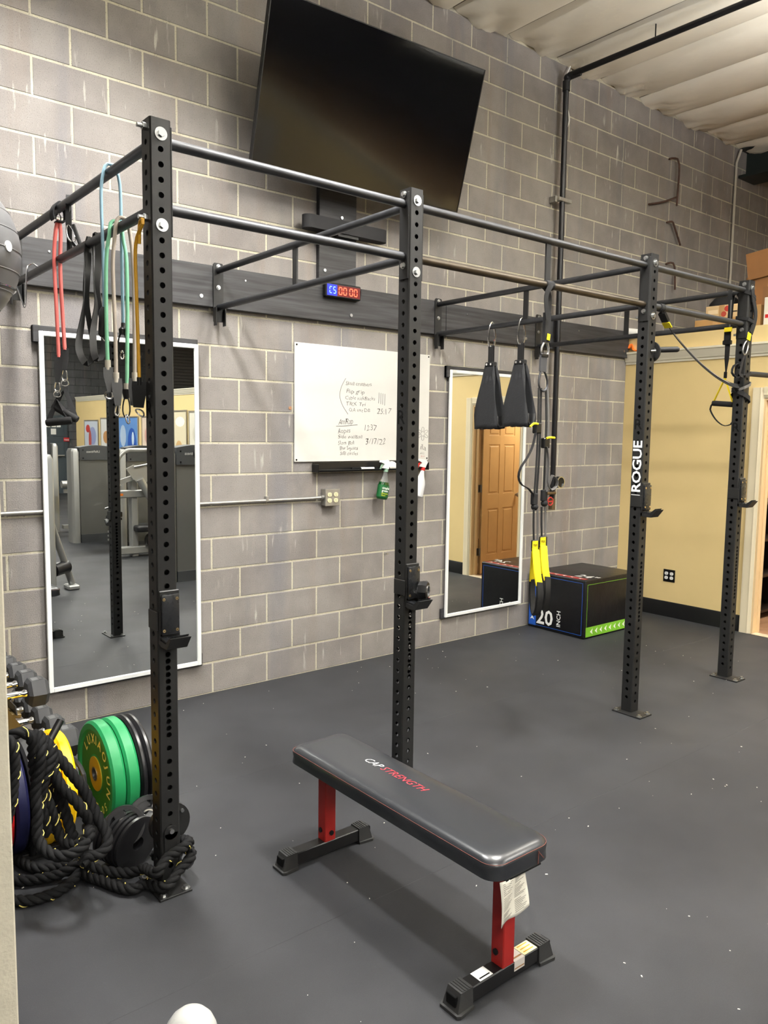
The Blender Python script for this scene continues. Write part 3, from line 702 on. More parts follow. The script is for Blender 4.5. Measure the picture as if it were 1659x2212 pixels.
for k in range(6):
    a = k*1.047+0.5; c0 = (1482+52*math.cos(a), 1042-62*math.sin(a))
    part('handwriting', stroke([(c0[0]+30*math.cos(a)*math.cos(b)-18*math.sin(a)*math.sin(b), c0[1]-34*math.sin(a)*math.cos(b)-18*math.cos(a)*math.sin(b)) for b in [j*0.785 for j in range(8)]], 0.0012, True), INK, wbt, 'drawn flower petal')
RINK = mat('red_marker_ink', S(170, 70, 60), 0.6)
write('4/8/22', 1440, 1335, 1500, 24, -0.01); write('20:16', 1450, 1378, 1505, 24, -0.01, RINK)
tray = thing('marker_tray', 'black marker tray under the whiteboard', 'tray', (1.27, -0.04, 1.425))
part('ledge', MB().prism([(0, 0), (-0.075, 0.0), (-0.082, 0.012), (-0.078, 0.014), (-0.070, 0.006), (-0.004, 0.006), (-0.004, 0.062), (0, 0.062)], (0.772, -0.002, 1.428), (0, 1, 0), (0, 0, 1), (1.02, 0, 0)), KP, tray)
part('end_cap', MB().b2((0.766, -0.002, 1.424), (0.774, -0.084, 1.482), 0.003), KP, tray)
part('end_cap', MB().b2((1.790, -0.002, 1.424), (1.798, -0.084, 1.482), 0.003), KP, tray)
zt = 1.434
for k, (a, b, m_, lab) in enumerate(((1.075, 1.20, BLK, 'black dry-erase marker lying on the marker tray'), (1.19, 1.32, WHITE, 'white dry-erase marker lying on the marker tray'))):
    t = thing('marker', lab, 'marker', ((a+b)/2, -0.05, zt), 'markers on the tray')
    part('barrel', MB().cyl((a, -0.05, zt+0.010), (b-0.04, -0.048, zt+0.010), 0.0095, n=12), m_, t)
    part('cap', MB().cyl((b-0.04, -0.048, zt+0.010), (b, -0.047, zt+0.010), 0.0105, n=12), BLK if k else WHITE, t)
# crumpled rag on the tray
rg = MB(); rr = random.Random(2); n_, m_ = 18, 12; vs = []
for j in range(m_+1):
    for i in range(n_+1):
        u, v = i/n_, j/m_
        x = 1.405+0.17*u+0.01*math.sin(7*v); y = -0.015-0.062*v+0.006*math.sin(9*u); z = 1.437+0.055*math.sin(math.pi*v)**0.8*(0.65+0.35*math.sin(5*u+1))+0.012*math.sin(11*u+6*v)*math.sin(math.pi*v)+0.035*(1-v)*max(0, 0.5-u)
        vs.append(V(x, y, z))
rg.add(vs, [[j*(n_+1)+i, j*(n_+1)+i+1, (j+1)*(n_+1)+i+1, (j+1)*(n_+1)+i] for j in range(m_) for i in range(n_)])
ro = single('cleaning_rag', rg, mat('white_cotton_rag', S(214, 212, 204), 0.9), 'crumpled white rag lying on the marker tray', 'rag', smooth=80)
md = ro.modifiers.new('thick', 'SOLIDIFY'); md.thickness = 0.003
# spray bottles hanging by their triggers
def spray(xc, zt_, body, neckm, headm, collarm, label, lab2, lean, fill=None):
    t = thing('spray_bottle', label, 'bottle', (xc, -0.085, zt_-0.27), 'spray bottles on the tray')
    R = Matrix.Rotation(lean, 3, 'Y'); piv = V(xc, -0.092, zt_)
    def T(mb): mb.v = [R @ (v-piv)+piv for v in mb.v]; return mb
    def sec(z, a, b, x0=0): return [V(xc+x0+a*math.cos(2*math.pi*k/20), -0.092+b*math.sin(2*math.pi*k/20), zt_+z) for k in range(20)]
    part('body', T(MB().loft([sec(-0.262, 0.036, 0.022), sec(-0.258, 0.046, 0.027), sec(-0.245, 0.050, 0.030), sec(-0.16, 0.049, 0.029), sec(-0.135, 0.042, 0.027)])), body, t)
    part('neck', T(MB().loft([sec(-0.135, 0.0415, 0.0265), sec(-0.105, 0.026, 0.021), sec(-0.065, 0.014, 0.014), sec(-0.045, 0.013, 0.013)])), neckm, t)
    part('collar', T(MB().loft([sec(-0.058, 0.0175, 0.0175), sec(-0.034, 0.017, 0.017)])), collarm, t)
    hd = MB().prism([(-0.035, -0.035), (0.013, -0.035), (0.018, -0.01), (0.026, 0.012), (0.004, 0.028), (-0.030, 0.022), (-0.060, 0.018), (-0.062, 0.004), (-0.030, -0.004)], (xc, -0.078, zt_), (1, 0, 0), (0, 0, 1), (0, -0.028, 0))
    part('trigger_head', T(hd), headm, t)
    part('trigger', T(MB().prism([(-0.034, 0.0), (-0.050, -0.012), (-0.058, -0.045), (-0.050, -0.046), (-0.042, -0.015), (-0.028, -0.006)], (xc, -0.087, zt_), (1, 0, 0), (0, 0, 1), (0, -0.010, 0))), collarm, t)
    if lab2: lb = part('label', T(MB().loft([sec(-0.245, 0.0515, 0.0312), sec(-0.155, 0.0505, 0.0302)], False)), lab2[0], t)
    return t, T
MGR = mat('green_cleaner', S(6, 60, 22), 0.12, 0, 0.5, coat=0.5); CLR = mat('clear_plastic', S(228, 232, 228), 0.08, trans=0.9, ior=1.3)
t, T = spray(1.368, 1.475, MGR, CLR, WHITE, mat('green_collar', S(120, 150, 130), 0.4), 'green cleaner spray bottle with white trigger hanging from the marker tray', (mat('green_label', S(14, 84, 40), 0.4),), math.radians(10))
for txt, dz, sz, cc in (('simple', -0.186, 0.026, S(235, 240, 235)), ('green', -0.206, 0.026, S(235, 240, 235)), ('All-Purpose', -0.222, 0.0125, S(230, 225, 40)), ('Cleaner', -0.236, 0.0125, S(230, 225, 40))):
    q = text_mb(txt, sz, (1.368-0.036, -0.1235, 1.475+dz), (1, 0, 0), (0, 0, 1), 0.0004, 0.012); part('label_text', T(q), mat('label_ink_%d' % int(cc[2]*255), cc, 0.5), t, smooth=0)
spray(1.735, 1.478, mat('white_bottle', S(222, 224, 226), 0.35), WHITE, WHITE, mat('red_collar', S(196, 34, 30), 0.4), 'white spray bottle with red trigger hanging at the right end of the marker tray', None, math.radians(14))

# ------------------------------------------------------------------ conduit, outlets, pipes
cd_ = thing('electrical_conduit', 'galvanised conduit with four socket box on the block wall', 'conduit', (0.2, -0.02, 1.18))
part('pipe', MB().tube([V(-2.6, -0.016, 1.243), V(-0.5, -0.016, 1.243), V(0.36, -0.016, 1.243), V(0.75, -0.016, 1.243), V(0.80, -0.026, 1.246), V(0.842, -0.030, 1.247)], 0.0115, 12), GALV, cd_)
part('strap', MB().b2((0.385, -0.001, 1.236), (0.405, -0.030, 1.272), 0.002), GALV, cd_)
part('coupling', MB().cyl((0.825, -0.030, 1.247), (0.845, -0.030, 1.247), 0.017), GALV, cd_)
part('socket_box', MB().b2((0.845, -0.001, 1.188), (0.965, -0.055, 1.305), 0.004), GALV, cd_)
part('cover', MB().b2((0.843, -0.055, 1.186), (0.967, -0.060, 1.307), 0.003), GALV, cd_)
IV = mat('ivory_socket', S(226, 216, 176), 0.4)
def duplex(parent, cxyz, u, up, nrm, m_):
    c = Vector(cxyz); u = Vector(u); up = Vector(up); nrm = Vector(nrm); R = Matrix((u, up, nrm)).transposed()
    for a in (-0.027, 0.027):
        for b in (-0.0205, 0.0205):
            p = c+u*a+up*b
            pf = [(0.0175*math.cos(k*math.pi/8), max(-0.0145, min(0.0145, 0.0175*math.sin(k*math.pi/8)))) for k in range(16)]
            s_ = part('socket', MB().prism(pf, p, u, up, nrm*0.004), m_, parent)
            part('slot', MB().box(p+nrm*0.0042-u*0.006+up*0.003, (0.0022, 0.008, 0.0006), 0, R).box(p+nrm*0.0042+u*0.006+up*0.003, (0.0022, 0.007, 0.0006), 0, R).cyl(p+nrm*0.0038-up*0.007, p+nrm*0.0045-up*0.007, 0.0026, n=10), BLK, s_)
duplex(cd_, (0.905, -0.060, 1.2465), (1, 0, 0), (0, 0, 1), (0, -1, 0), IV)
ot = thing('wall_outlet', 'black socket plate with four white sockets low on the tan wall', 'outlet', (XW-0.004, -0.572, 0.345))
part('plate', MB().b2((XW, -0.515, 0.335), (XW-0.006, -0.635, 0.452), 0.002), KP, ot)
duplex(ot, (XW-0.006, -0.575, 0.394), (0, -1, 0), (0, 0, 1), (-1, 0, 0), WHITE)
# sprinkler riser and branch
sp = thing('sprinkler_pipe', 'black sprinkler pipe rising up the wall and along the ceiling', 'pipe', (3.305, -0.07, 1.05))
MPI = mat('black_iron_pipe', S(30, 30, 33), 0.35, 0.3)
rise = [V(3.305, -0.07, z) for z in (1.10, 2.5, 4.0, 4.66)]+[V(3.306, -0.085, 4.715), V(3.312, -0.125, 4.745)]
part('riser', MB().tube(rise, 0.024, 16), MPI, sp)
part('elbow', MB().cyl((3.305, -0.07, 4.62), (3.305, -0.07, 4.70), 0.032).sphere((3.307, -0.080, 4.725), 0.034).cyl((3.312, -0.09, 4.735), (3.335, -0.19, 4.748), 0.032), MPI, sp)
b0 = V(3.312, -0.11, 4.742)
part('branch', MB().cyl(b0, (3.42, -9.0, 4.742), 0.024), MPI, sp)
for yy in (-0.9, -2.6): part('hanger', MB().cyl((3.322+0.0, yy, 4.75), (3.322, yy, 4.93), 0.005), MPI, sp)
part('clamp', MB().b2((3.215, -0.0, 3.695), (3.245, -0.07, 3.745), 0.002).b2((3.235, -0.055, 3.705), (3.40, -0.098, 3.735), 0.002), GALV, sp)
part('drain_valve', MB().cyl((3.305, -0.07, 1.14), (3.305, -0.07, 1.04), 0.03, n=8).cyl((3.305, -0.10, 1.19), (3.18, -0.10, 1.19), 0.014), mat('worn_brass', S(120, 104, 80), 0.4, 0.8), sp)
part('valve_handle', MB().tube([V(3.22+0.035*math.cos(k*0.3927), -0.12, 1.12+0.035*math.sin(k*0.3927)) for k in range(16)], 0.006, 6, True).b2((3.185, -0.118, 1.114), (3.255, -0.122, 1.126)), mat('red_handle', S(170, 50, 44), 0.5), sp)
part('gauge', MB().cyl((3.345, -0.095, 1.285), (3.345, -0.125, 1.285), 0.052, n=24).cyl((3.305, -0.07, 1.26), (3.345, -0.10, 1.285), 0.01), KP, sp)
part('gauge_rim', MB().ring([(0.044, 0), (0.053, 0), (0.053, 0.008), (0.044, 0.008)], (3.345, -0.125, 1.285), (0, -1, 0), 24), CHR, sp)
single('loose_wire', MB().tube(catmull([V(3.40, -0.03, 4.86), V(3.345, -0.035, 4.76), V(3.325, -0.03, 4.60), V(3.375, -0.03, 4.52), V(3.41, -0.03, 4.42), V(3.36, -0.03, 4.31), V(3.335, -0.03, 4.24), V(3.33, -0.03, 4.15)], 0.03), 0.006, 6), WHITE, 'loose white wire curling beside the black sprinkler pipe', 'wire')
wc = single('wall_conduit', MB().tube([V(6.33, -0.02, 2.66), V(6.33, -0.02, 4.70), V(6.36, -0.05, 4.84)], 0.013, 8), mat('white_conduit', S(196, 192, 180), 0.4), 'thin white conduit up the wall above the offices', 'conduit')
RUST = mat('rusty_rebar', S(74, 52, 42), 0.8, var=0.3, vs=30)
for pts, lab in (([V(5.02, -0.01, 4.455), V(5.09, -0.03, 4.475), V(5.15, -0.045, 4.42), V(5.14, -0.045, 4.02)], 'rusty hooked rod, tallest one high on the wall'),
                 ([V(4.70, -0.012, 3.96), V(4.92, -0.02, 4.02), V(5.13, -0.04, 4.10)], 'rusty straight rod slanting below the tall hook'),
                 ([V(5.03, -0.01, 3.845), V(5.09, -0.03, 3.86), V(5.13, -0.035, 3.82), V(5.25, -0.04, 3.65)], 'short rusty hooked rod below the slanting one'),
                 ([V(5.05, -0.01, 3.44), V(5.11, -0.03, 3.46), V(5.17, -0.035, 3.43), V(5.19, -0.04, 3.20)], 'rusty hooked rod lowest on the wall, behind the third upright')):
    single('rusty_rod', MB().tube(catmull(pts, 0.03), 0.010, 7), RUST, lab, 'rod', 'rusty rods in the block wall')
nl = single('wall_nail', MB().cyl((1.43, 0.0, 0.795), (1.43, -0.035, 0.797), 0.004, n=8).cyl((1.43, -0.035, 0.797), (1.43, -0.038, 0.797), 0.008, n=10), ZN, 'small bright nail in the block wall below the green bottle', 'nail')
single('wall_plug', MB().cyl((0.588, 0.003, 1.862), (0.588, -0.004, 1.862), 0.012, n=14), mat('wood_plug', S(150, 110, 80), 0.7), 'small brown plug in the wall left of the whiteboard', 'plug')

# ------------------------------------------------------------------ security camera, rag and storage over the office
cm_ = thing('security_camera', 'small white bullet camera at the end of the timber ledger', 'camera', (4.40, -0.05, 2.66))
part('body', MB().cyl((4.36, -0.05, 2.705), (4.42, -0.14, 2.690), 0.034, n=20), WHITE, cm_)
part('lens', MB().cyl((4.42, -0.14, 2.690), (4.425, -0.148, 2.6885), 0.025, n=20), BLK, cm_)
part('bracket', MB().cyl((4.37, -0.039, 2.70), (4.37, -0.06, 2.70), 0.02), WHITE, cm_)
rgm = MB(); vs = []
for j in range(9):
    for i in range(11):
        u, v = i/10, j/8; vs.append(V(4.405+0.05*v+0.015*math.sin(6*u), -0.03-0.10*u, 2.512+0.085*math.sin(math.pi*(0.15+0.75*v))*(0.6+0.4*math.sin(4*u+0.6))))
rgm.add(vs, [[j*11+i, j*11+i+1, (j+1)*11+i+1, (j+1)*11+i] for j in range(8) for i in range(10)])
og = single('orange_cloth', rgm, mat('orange_cloth', S(240, 120, 40), 0.8), 'bunched orange cloth on the crown moulding beside the ledger end', 'cloth', smooth=80)
og.modifiers.new('thick', 'SOLIDIFY').thickness = 0.003
CB = mat('brown_cardboard', S(128, 88, 50), 0.8, var=0.08, vs=6); CB2 = mat('pale_cardboard', S(170, 134, 86), 0.8, var=0.06, vs=6)
def carton(label, c, d, rz, m_, marks=(), flaps=False):
    c = Vector(c); t = thing('cardboard_box', label, 'box', c, 'cartons stored above the office'); R = Matrix.Rotation(rz, 3, 'Z')
    part('carton', MB().box(c+V(0, 0, d[2]/2), d, 0.004, R), m_, t)
    part('tape', MB().box(c+V(0, 0, d[2]+0.0005), (d[0]*0.98, 0.05, 0.001), 0, R).box(c+R @ V(-d[0]/2-0.0005, 0, d[2]-0.05), (0.001, 0.05, 0.1), 0, R), mat('parcel_tape', S(176, 140, 96), 0.3), t)
    if flaps:
        for s in (-1, 1): part('flap', MB().box(c+R @ V(-d[0]/2-0.02, s*d[1]/4, d[2]+0.10), (0.006, d[1]*0.46, 0.24), 0.001, R @ Matrix.Rotation(math.radians(-8*s), 3, 'X')), m_, t)
    for (y, z, w_, h_, cc, rd) in marks:
        o_ = c+R @ V(-d[0]/2-0.001, y, z)
        mm = mat('print_%d_%d_%d' % cc, S(*cc), 0.7)
        if rd: mbx = MB().cyl(o_, o_+R @ V(-0.001, 0, 0), w_, n=18)
        else: mbx = MB().box(o_, (0.001, w_, h_), 0, R)
        part('printed_mark', mbx, mm, t)
ZR = 2.656
carton('low pale carton lying at the roof edge above the tan wall', (4.72, -0.82, ZR), (0.26, 0.40, 0.115), 0.0, CB2)
carton('fruit carton with red round marks on top of the low carton', (4.72, -0.86, ZR+0.117), (0.22, 0.30, 0.115), 0.05, mat('printed_carton', S(206, 178, 134), 0.8), ((-0.05, 0.08, 0.026, 0, (170, 50, 40), True), (-0.02, 0.035, 0.024, 0, (160, 60, 44), True), (0.08, 0.06, 0.09, 0.035, (226, 206, 170), False), (-0.115, 0.05, 0.05, 0.012, (60, 50, 40), False)))
carton('tall open brown carton stored behind the farthest upright', (5.16, -1.13, ZR), (0.5, 0.44, 0.50), 0.08, CB, ((0.02, 0.25, 0.09, 0.30, (116, 80, 46), False),), True)
carton('pale brown carton in front of the tall open carton', (4.74, -1.135, ZR), (0.24, 0.19, 0.20), -0.1, CB2, ((0.0, 0.12, 0.07, 0.012, (120, 90, 60), False), (0.03, 0.04, 0.04, 0.03, (70, 56, 44), False)))
carton('white carton with a red stripe at the roof edge, far right', (4.70, -1.335, ZR), (0.22, 0.16, 0.25), 0.0, mat('white_carton', S(226, 222, 212), 0.6), ((0.0, 0.09, 0.13, 0.03, (190, 40, 36), False), (0.0, 0.17, 0.08, 0.05, (70, 70, 74), False)))
single('dark_bag', MB().sphere((5.05, -0.66, ZR+0.2), 0.19, 16, 10, (0.9, 0.9, 1.05)), KM, 'dark rounded bag stored behind the fruit carton', 'bag')

# ------------------------------------------------------------------ foam jump box
X0, X1, Y0, Y1, HB = 3.082, 3.842, -0.632, -0.022, 0.503
pb = thing('plyo_box', 'black soft jump box with blue and green edging by the block wall', 'jump box', ((X0+X1)/2, (Y0+Y1)/2, 0))
part('cover', MB().b2((X0, Y0, 0.001), (X1, Y1, HB), 0.012, 3), mat('black_vinyl', S(17, 17, 19), 0.33, 0, 0.5, bump=0.5, bs=7, bd=0.01), pb)
BLU = mat('blue_print', S(34, 92, 190), 0.45); GRN = mat('green_print', S(116, 178, 48), 0.45); RDP = mat('red_print', S(140, 44, 40), 0.45); WP = mat('white_vinyl_print', S(236, 236, 232), 0.45)
e = 0.0012
def lface(y0, y1, z0, z1): return MB().b2((X0-e, y0, z0), (X0+0.001, y1, z1))
def fface(x0, x1, z0, z1): return MB().b2((x0, Y0-e, z0), (x1, Y0+0.001, z1))
def tface(x0, x1, y0, y1): return MB().b2((x0, y0, HB-0.001), (x1, y1, HB+e))
lo = MB()
for q in (lface(Y0+0.028, Y1-0.015, 0.028, 0.031), lface(Y0+0.028, Y1-0.015, 0.472, 0.475), lface(Y0+0.028, Y0+0.031, 0.028, 0.475)): lo.add(q.v, q.f)
part('blue_outline', lo, BLU, pb)
part('blue_band', lface(Y1-0.092, Y1-0.013, 0.022, 0.475), BLU, pb)
lo = MB()
for q in (fface(X0+0.03, X1-0.03, 0.460, 0.463), fface(X0+0.028, X0+0.031, 0.02, 0.463), fface(X1-0.031, X1-0.028, 0.02, 0.463)): lo.add(q.v, q.f)
part('green_outline', lo, GRN, pb)
part('green_band', fface(X0+0.022, X1-0.022, 0.016, 0.098), GRN, pb)
part('red_band', tface(X0+0.012, X0+0.075, Y0+0.03, Y1-0.03), RDP, pb)
arw = [(0.5, 0), (-0.5, 0.5), (-0.22, 0), (-0.5, -0.5)]
for k in range(10):
    part('arrow', MB().prism([(p[0]*0.036, p[1]*0.05) for p in arw], (X0+0.10+k*0.066, Y0-e, 0.057), (-1, 0, 0), (0, 0, 1), (0, -0.0005, 0)), WP, pb)
for k in range(6):
    part('arrow', MB().prism([(p[0]*0.036, p[1]*0.046) for p in arw], (X0-e, Y1-0.052, 0.09+k*0.07), (0, 0, 1), (0, 1, 0), (-0.0005, 0, 0)), WP, pb)
    part('arrow', MB().prism([(p[0]*0.036, p[1]*0.04) for p in arw], (X0+0.043, Y0+0.09+k*0.085, HB+e), (0, 1, 0), (1, 0, 0), (0, 0, 0.0005)), WP, pb)
part('size_number', text_mb('20', 0.185, (X0-e, Y1-0.098, 0.05), (0, -1, 0), (0, 0, 1), 0.0008, 0.018), WP, pb, 'white number 20', 0)
part('size_word', text_mb('INCH', 0.058, (X0-e, Y1-0.362, 0.055), (0, 0, 1), (0, 1, 0), 0.0008, 0.012), WP, pb, 'white word INCH', 0)
part('size_number', text_mb('24"', 0.15, (X0+0.105, Y0+0.20, HB+e), (0, -1, 0), (1, 0, 0), 0.0006, 0.015), WP, pb, 'white number 24', 0)

# ------------------------------------------------------------------ flat bench
bx = -0.512
bn = thing('flat_bench', 'black padded flat weight bench on red legs in the foreground', 'bench', (-0.545, -2.55, 0))
ya, yb = -1.945, -3.078; hw = 0.138
ol = []
for (cx_, cy_, a0) in ((bx+hw-0.045, ya-0.045, 0), (bx-hw+0.045, ya-0.045, 90), (bx-hw+0.055, yb+0.055, 180), (bx+hw-0.055, yb+0.055, 270)):
    r_ = 0.045 if cy_ > -2.5 else 0.055
    for k in range(7): a = math.radians(a0+15*k); ol.append((cx_+r_*math.cos(a), cy_+r_*math.sin(a)))
ctr = V(bx, (ya+yb)/2, 0)
def pad_ring(ins, z):
    o_ = []
    for p in ol:
        d = V(p[0], p[1], 0)-ctr; o_.append(ctr+V(d.x-math.copysign(min(ins, abs(d.x)), d.x), d.y-math.copysign(min(ins, abs(d.y)), d.y), z))
    return o_
VIN = mat('black_bench_vinyl', S(40, 42, 46), 0.31, 0, 0.7, bump=0.12, bs=420, bd=0.0006)
pad = part('pad', MB().loft([pad_ring(0.010, 0.366), pad_ring(0.0, 0.372), pad_ring(-0.002, 0.395), pad_ring(0.0, 0.414), pad_ring(0.003, 0.421), pad_ring(0.012, 0.432), pad_ring(0.026, 0.438), pad_ring(0.06, 0.4405), pad_ring(0.10, 0.441)]), VIN, bn, smooth=60)
STI = mat('red_stitching', S(112, 62, 52), 0.7)
part('seam', MB().tube([p for p in pad_ring(-0.003, 0.416)], 0.0022, 6, True), VIN, pad)
part('stitching', MB().tube([p for p in pad_ring(-0.0035, 0.409)], 0.0009, 5, True).tube([p for p in pad_ring(0.0015, 0.4215)], 0.0009, 5, True), STI, pad)
part('seam', MB().tube([V(bx+0.06, yb-0.002, 0.372), V(bx+0.06, yb-0.0035, 0.415)], 0.0014, 5).tube([V(bx+0.06, yb-0.003, 0.412), V(bx+0.085, yb-0.004, 0.385)], 0.0014, 5), STI, pad)
p0 = on(786, 1640, 2, 0.442); p1 = on(921, 1709, 2, 0.442)
dirv = V(0, -1, 0); Lw = (p0-p1).length
cap = text_mb('CAP', 1, (0, 0, 0), (1, 0, 0), (0, 1, 0), 0, 0, 0.35); wc_ = max(v.x for v in cap.v); st_ = text_mb('STRENGTH', 1, (0, 0, 0), (1, 0, 0), (0, 1, 0), 0, 0, 0.35); ws_ = max(v.x for v in st_.v)
szt = 0.047; wsc = Lw/((wc_+ws_+0.08)*szt)
part('lettering', text_mb('CAP', szt, (p0.x-0.006, p0.y, 0.4415), dirv, (1, 0, 0), 0.0006, -0.008, 0.35, wscale=wsc), WP, pad, 'white lettering', 0)
part('lettering', text_mb('STRENGTH', szt, (p0.x-0.006, p0.y-(wc_+0.06)*szt*wsc, 0.4415), dirv, (1, 0, 0), 0.0006, -0.012, 0.35, wscale=wsc), mat('red_print_bright', S(226, 60, 72), 0.5), pad, 'red lettering', 0)
FB = mat('bench_foot_black', S(20, 20, 21), 0.35)
FC = mat('bench_end_cap', S(48, 48, 48), 0.5)
for yl, near in ((-2.075, False), (-3.03, True)):
    xl = -0.548
    lg_ = part('leg', MB().box((xl, yl, 0.215), (0.052, 0.052, 0.31), 0.003), BENCHRED, bn)
    part('bolt', MB().cyl((xl-0.026, yl+0.004, 0.105), (xl-0.031, yl+0.004, 0.105), 0.010, n=12), KP, lg_)
    if not near: part('bolt', MB().cyl((xl+0.004, yl-0.026, 0.095), (xl+0.004, yl-0.031, 0.095), 0.010, n=12), KP, lg_)
    part('seat_plate', MB().box((xl+0.03, yl, 0.369), (0.16, 0.10, 0.006)), FB, lg_)
    ft = part('foot_bar', MB().b2((-0.735, yl-0.0255, 0.012), (-0.375, yl+0.0255, 0.062), 0.003), FB, bn)
    for s, xe in ((-1, -0.768), (1, -0.342)):
        cpz = MB(); xi = xe-s*0.062
        q0 = [(xe+s*0.010, yl-0.042), (xi, yl-0.034), (xi, yl+0.034), (xe+s*0.010, yl+0.042)]
        cpz.prism([(xi, yl-0.035), (xe, yl-0.043), (xe+s*0.012, yl-0.036), (xe+s*0.012, yl+0.036), (xe, yl+0.043), (xi, yl+0.035)], (0, 0, 0.001), (1, 0, 0), (0, 1, 0), (0, 0, 0.010))
        lo_ = [V(xi, yl-0.030, 0.011), V(xe+s*0.004, yl-0.033, 0.011), V(xe+s*0.004, yl+0.033, 0.011), V(xi, yl+0.030, 0.011)]
        hi_ = [V(xi, yl-0.028, 0.067), V(xe-s*0.012, yl-0.028, 0.067), V(xe-s*0.012, yl+0.028, 0.067), V(xi, yl+0.028, 0.067)]
        cpz.loft([lo_, hi_])
        cc_ = part('end_cap', cpz, FC, ft)
        part('tread', MB().box((xi+s*0.010, yl, 0.068), (0.004, 0.052, 0.003)).box((xi+s*0.020, yl, 0.068), (0.004, 0.052, 0.003)).box((xi+s*0.030, yl, 0.068), (0.004, 0.052, 0.003)).box((xi+s*0.040, yl, 0.068), (0.004, 0.052, 0.003)), FC, cc_)
        part('end_recess', MB().box((xe-s*0.002, yl, 0.040), (0.012, 0.040, 0.034), 0.002), BLK, cc_)
    if near:
        s1 = part('warning_sticker', MB().b2((-0.470, yl-0.023, 0.0622), (-0.408, yl+0.023, 0.0628)), mat('sticker_cream', S(236, 226, 178), 0.4), ft)
        for k in range(3): part('printed_line', MB().b2((-0.462, yl-0.014+k*0.014, 0.0629), (-0.416, yl-0.010+k*0.014, 0.0631)), mat('sticker_gold', S(206, 160, 40), 0.4), s1)
        s2 = part('spec_sticker', MB().b2((-0.520, yl-0.0262, 0.030), (-0.472, yl-0.0255, 0.062)).b2((-0.520, yl-0.026, 0.0622), (-0.472, yl+0.02, 0.0628)), mat('sticker_silver', S(206, 200, 192), 0.3), ft)
        part('printed_line', MB().b2((-0.518, yl-0.0266, 0.036), (-0.474, yl-0.0262, 0.040)).b2((-0.518, yl-0.016, 0.0629), (-0.474, yl-0.010, 0.0631)), mat('sticker_brown', S(150, 110, 70), 0.5), s2)
        s3 = part('barcode_sticker', MB().b2((-0.668, yl-0.021, 0.0622), (-0.612, yl+0.022, 0.0628)), WP, ft)
        part('printed_line', MB().b2((-0.662, yl-0.014, 0.0629), (-0.618, yl-0.009, 0.0631)), BLK, s3)
# paper care tag under the near end
tg = MB(); vs = []
for j in range(13):
    for i in range(11):
        u, v = i/10, j/12; vs.append(V(bx-0.108+0.12*u-0.006*v, yb+0.004-0.016*v-0.006*math.sin(5*u+3*v), 0.369-0.135*v+0.018*v*u*1.5+0.004*math.sin(8*u)*v))
tg.add(vs, [[j*11+i, j*11+i+1, (j+1)*11+i+1, (j+1)*11+i] for j in range(12) for i in range(10)])
tago = part('paper_tag', tg, mat('paper_tag', S(226, 222, 208), 0.8), bn, 'white printed paper tag', 80)
tago.modifiers.new('thick', 'SOLIDIFY').thickness = 0.0006
ln_ = MB()
for j in range(22):
    for c_ in range(2):
        if (j*7+c_*3) % 9 == 4: continue
        u0 = 0.08+0.48*c_; u1 = u0+0.36-0.05*((j*5+c_) % 4); v = 0.06+j*0.04
        q = []
        for u in (u0, u1):
            for vv in (v, v+0.013): q.append(V(bx-0.108+0.12*u-0.006*vv, yb+0.004-0.016*vv-0.006*math.sin(5*u+3*vv)-0.0014, 0.369-0.135*vv+0.018*vv*u*1.5+0.004*math.sin(8*u)*vv))
        ln_.add(q, [[0, 1, 3, 2]])
part('printed_text', ln_, mat('grey_print', S(130, 126, 118), 0.7), tago, smooth=0)
# ------------------------------------------------------------------ hanging bands, straps and the ball
XB = UX[0]
HD = [3.0]
def setD(x, y):             # depth of the bar (plane of the first crossmember) at this spot
    p = on(x, y, 0, XB); HD[0] = (p-CAM).dot(FV); return p
def hp(x, y, dx=0.0): return at(x, y, HD[0]+dx*0.6)
SIDE = (0.94, -0.34, 0)
def oval(a, b, w, side=SIDE, n=16):
    """closed ring between points a and b, half width w along side"""
    a = Vector(a); b = Vector(b); c = (a+b)/2; d = (b-a)/2; s = Vector(side); s = (s-d*(s.dot(d)/d.length_squared)).normalized()
    return [c+d*math.cos(2*math.pi*k/n)+s*(w*math.sin(2*math.pi*k/n)*(1+0.25*math.cos(2*math.pi*k/n))) for k in range(n)]
def carabiner(parent, a, b, w=0.011, r=0.003, m=CHR, side=SIDE):
    return part('carabiner', MB().tube(oval(a, b, w, side), r, 7, True), m, parent)
def tubem(name, col): return mat(name, col, 0.35, 0, 0.4, var=0.06, vs=30)
BG = 'exercise bands hanging on the rig'
FO = mat('black_foam_grip', S(17, 17, 18), 0.8, bump=0.2, bs=500)
# red tube with handles
setD(126, 476)
t = thing('resistance_band', 'red tube band with two black handles hanging at the left', 'exercise band', hp(128, 920), BG)
part('hanging_strap', MB().ribbon(catmull([V(XB-0.024, -0.78, 2.64), V(XB-0.027, -0.78, 2.69), V(XB, -0.78, 2.72), V(XB+0.027, -0.78, 2.69), V(XB+0.024, -0.78, 2.64)], 0.01, True), 0.05, 0.006, (0, 1, 0)), KM, t)
RDT = tubem('red_latex', S(200, 98, 92))
top = hp(126, 476)
part('tube', MB().tube(catmull([hp(127, 772, -0.012), hp(121, 650, -0.012), hp(117, 560, -0.012), hp(120, 500, -0.01), top, hp(131, 500, 0.01), hp(130, 570, 0.01), hp(134, 660, 0.01), hp(140, 756, 0.01)], 0.02), 0.0085, 10), RDT, t)
carabiner(t, top+V(0, 0, 0.03), top-V(0, 0, 0.004), 0.010, 0.003)
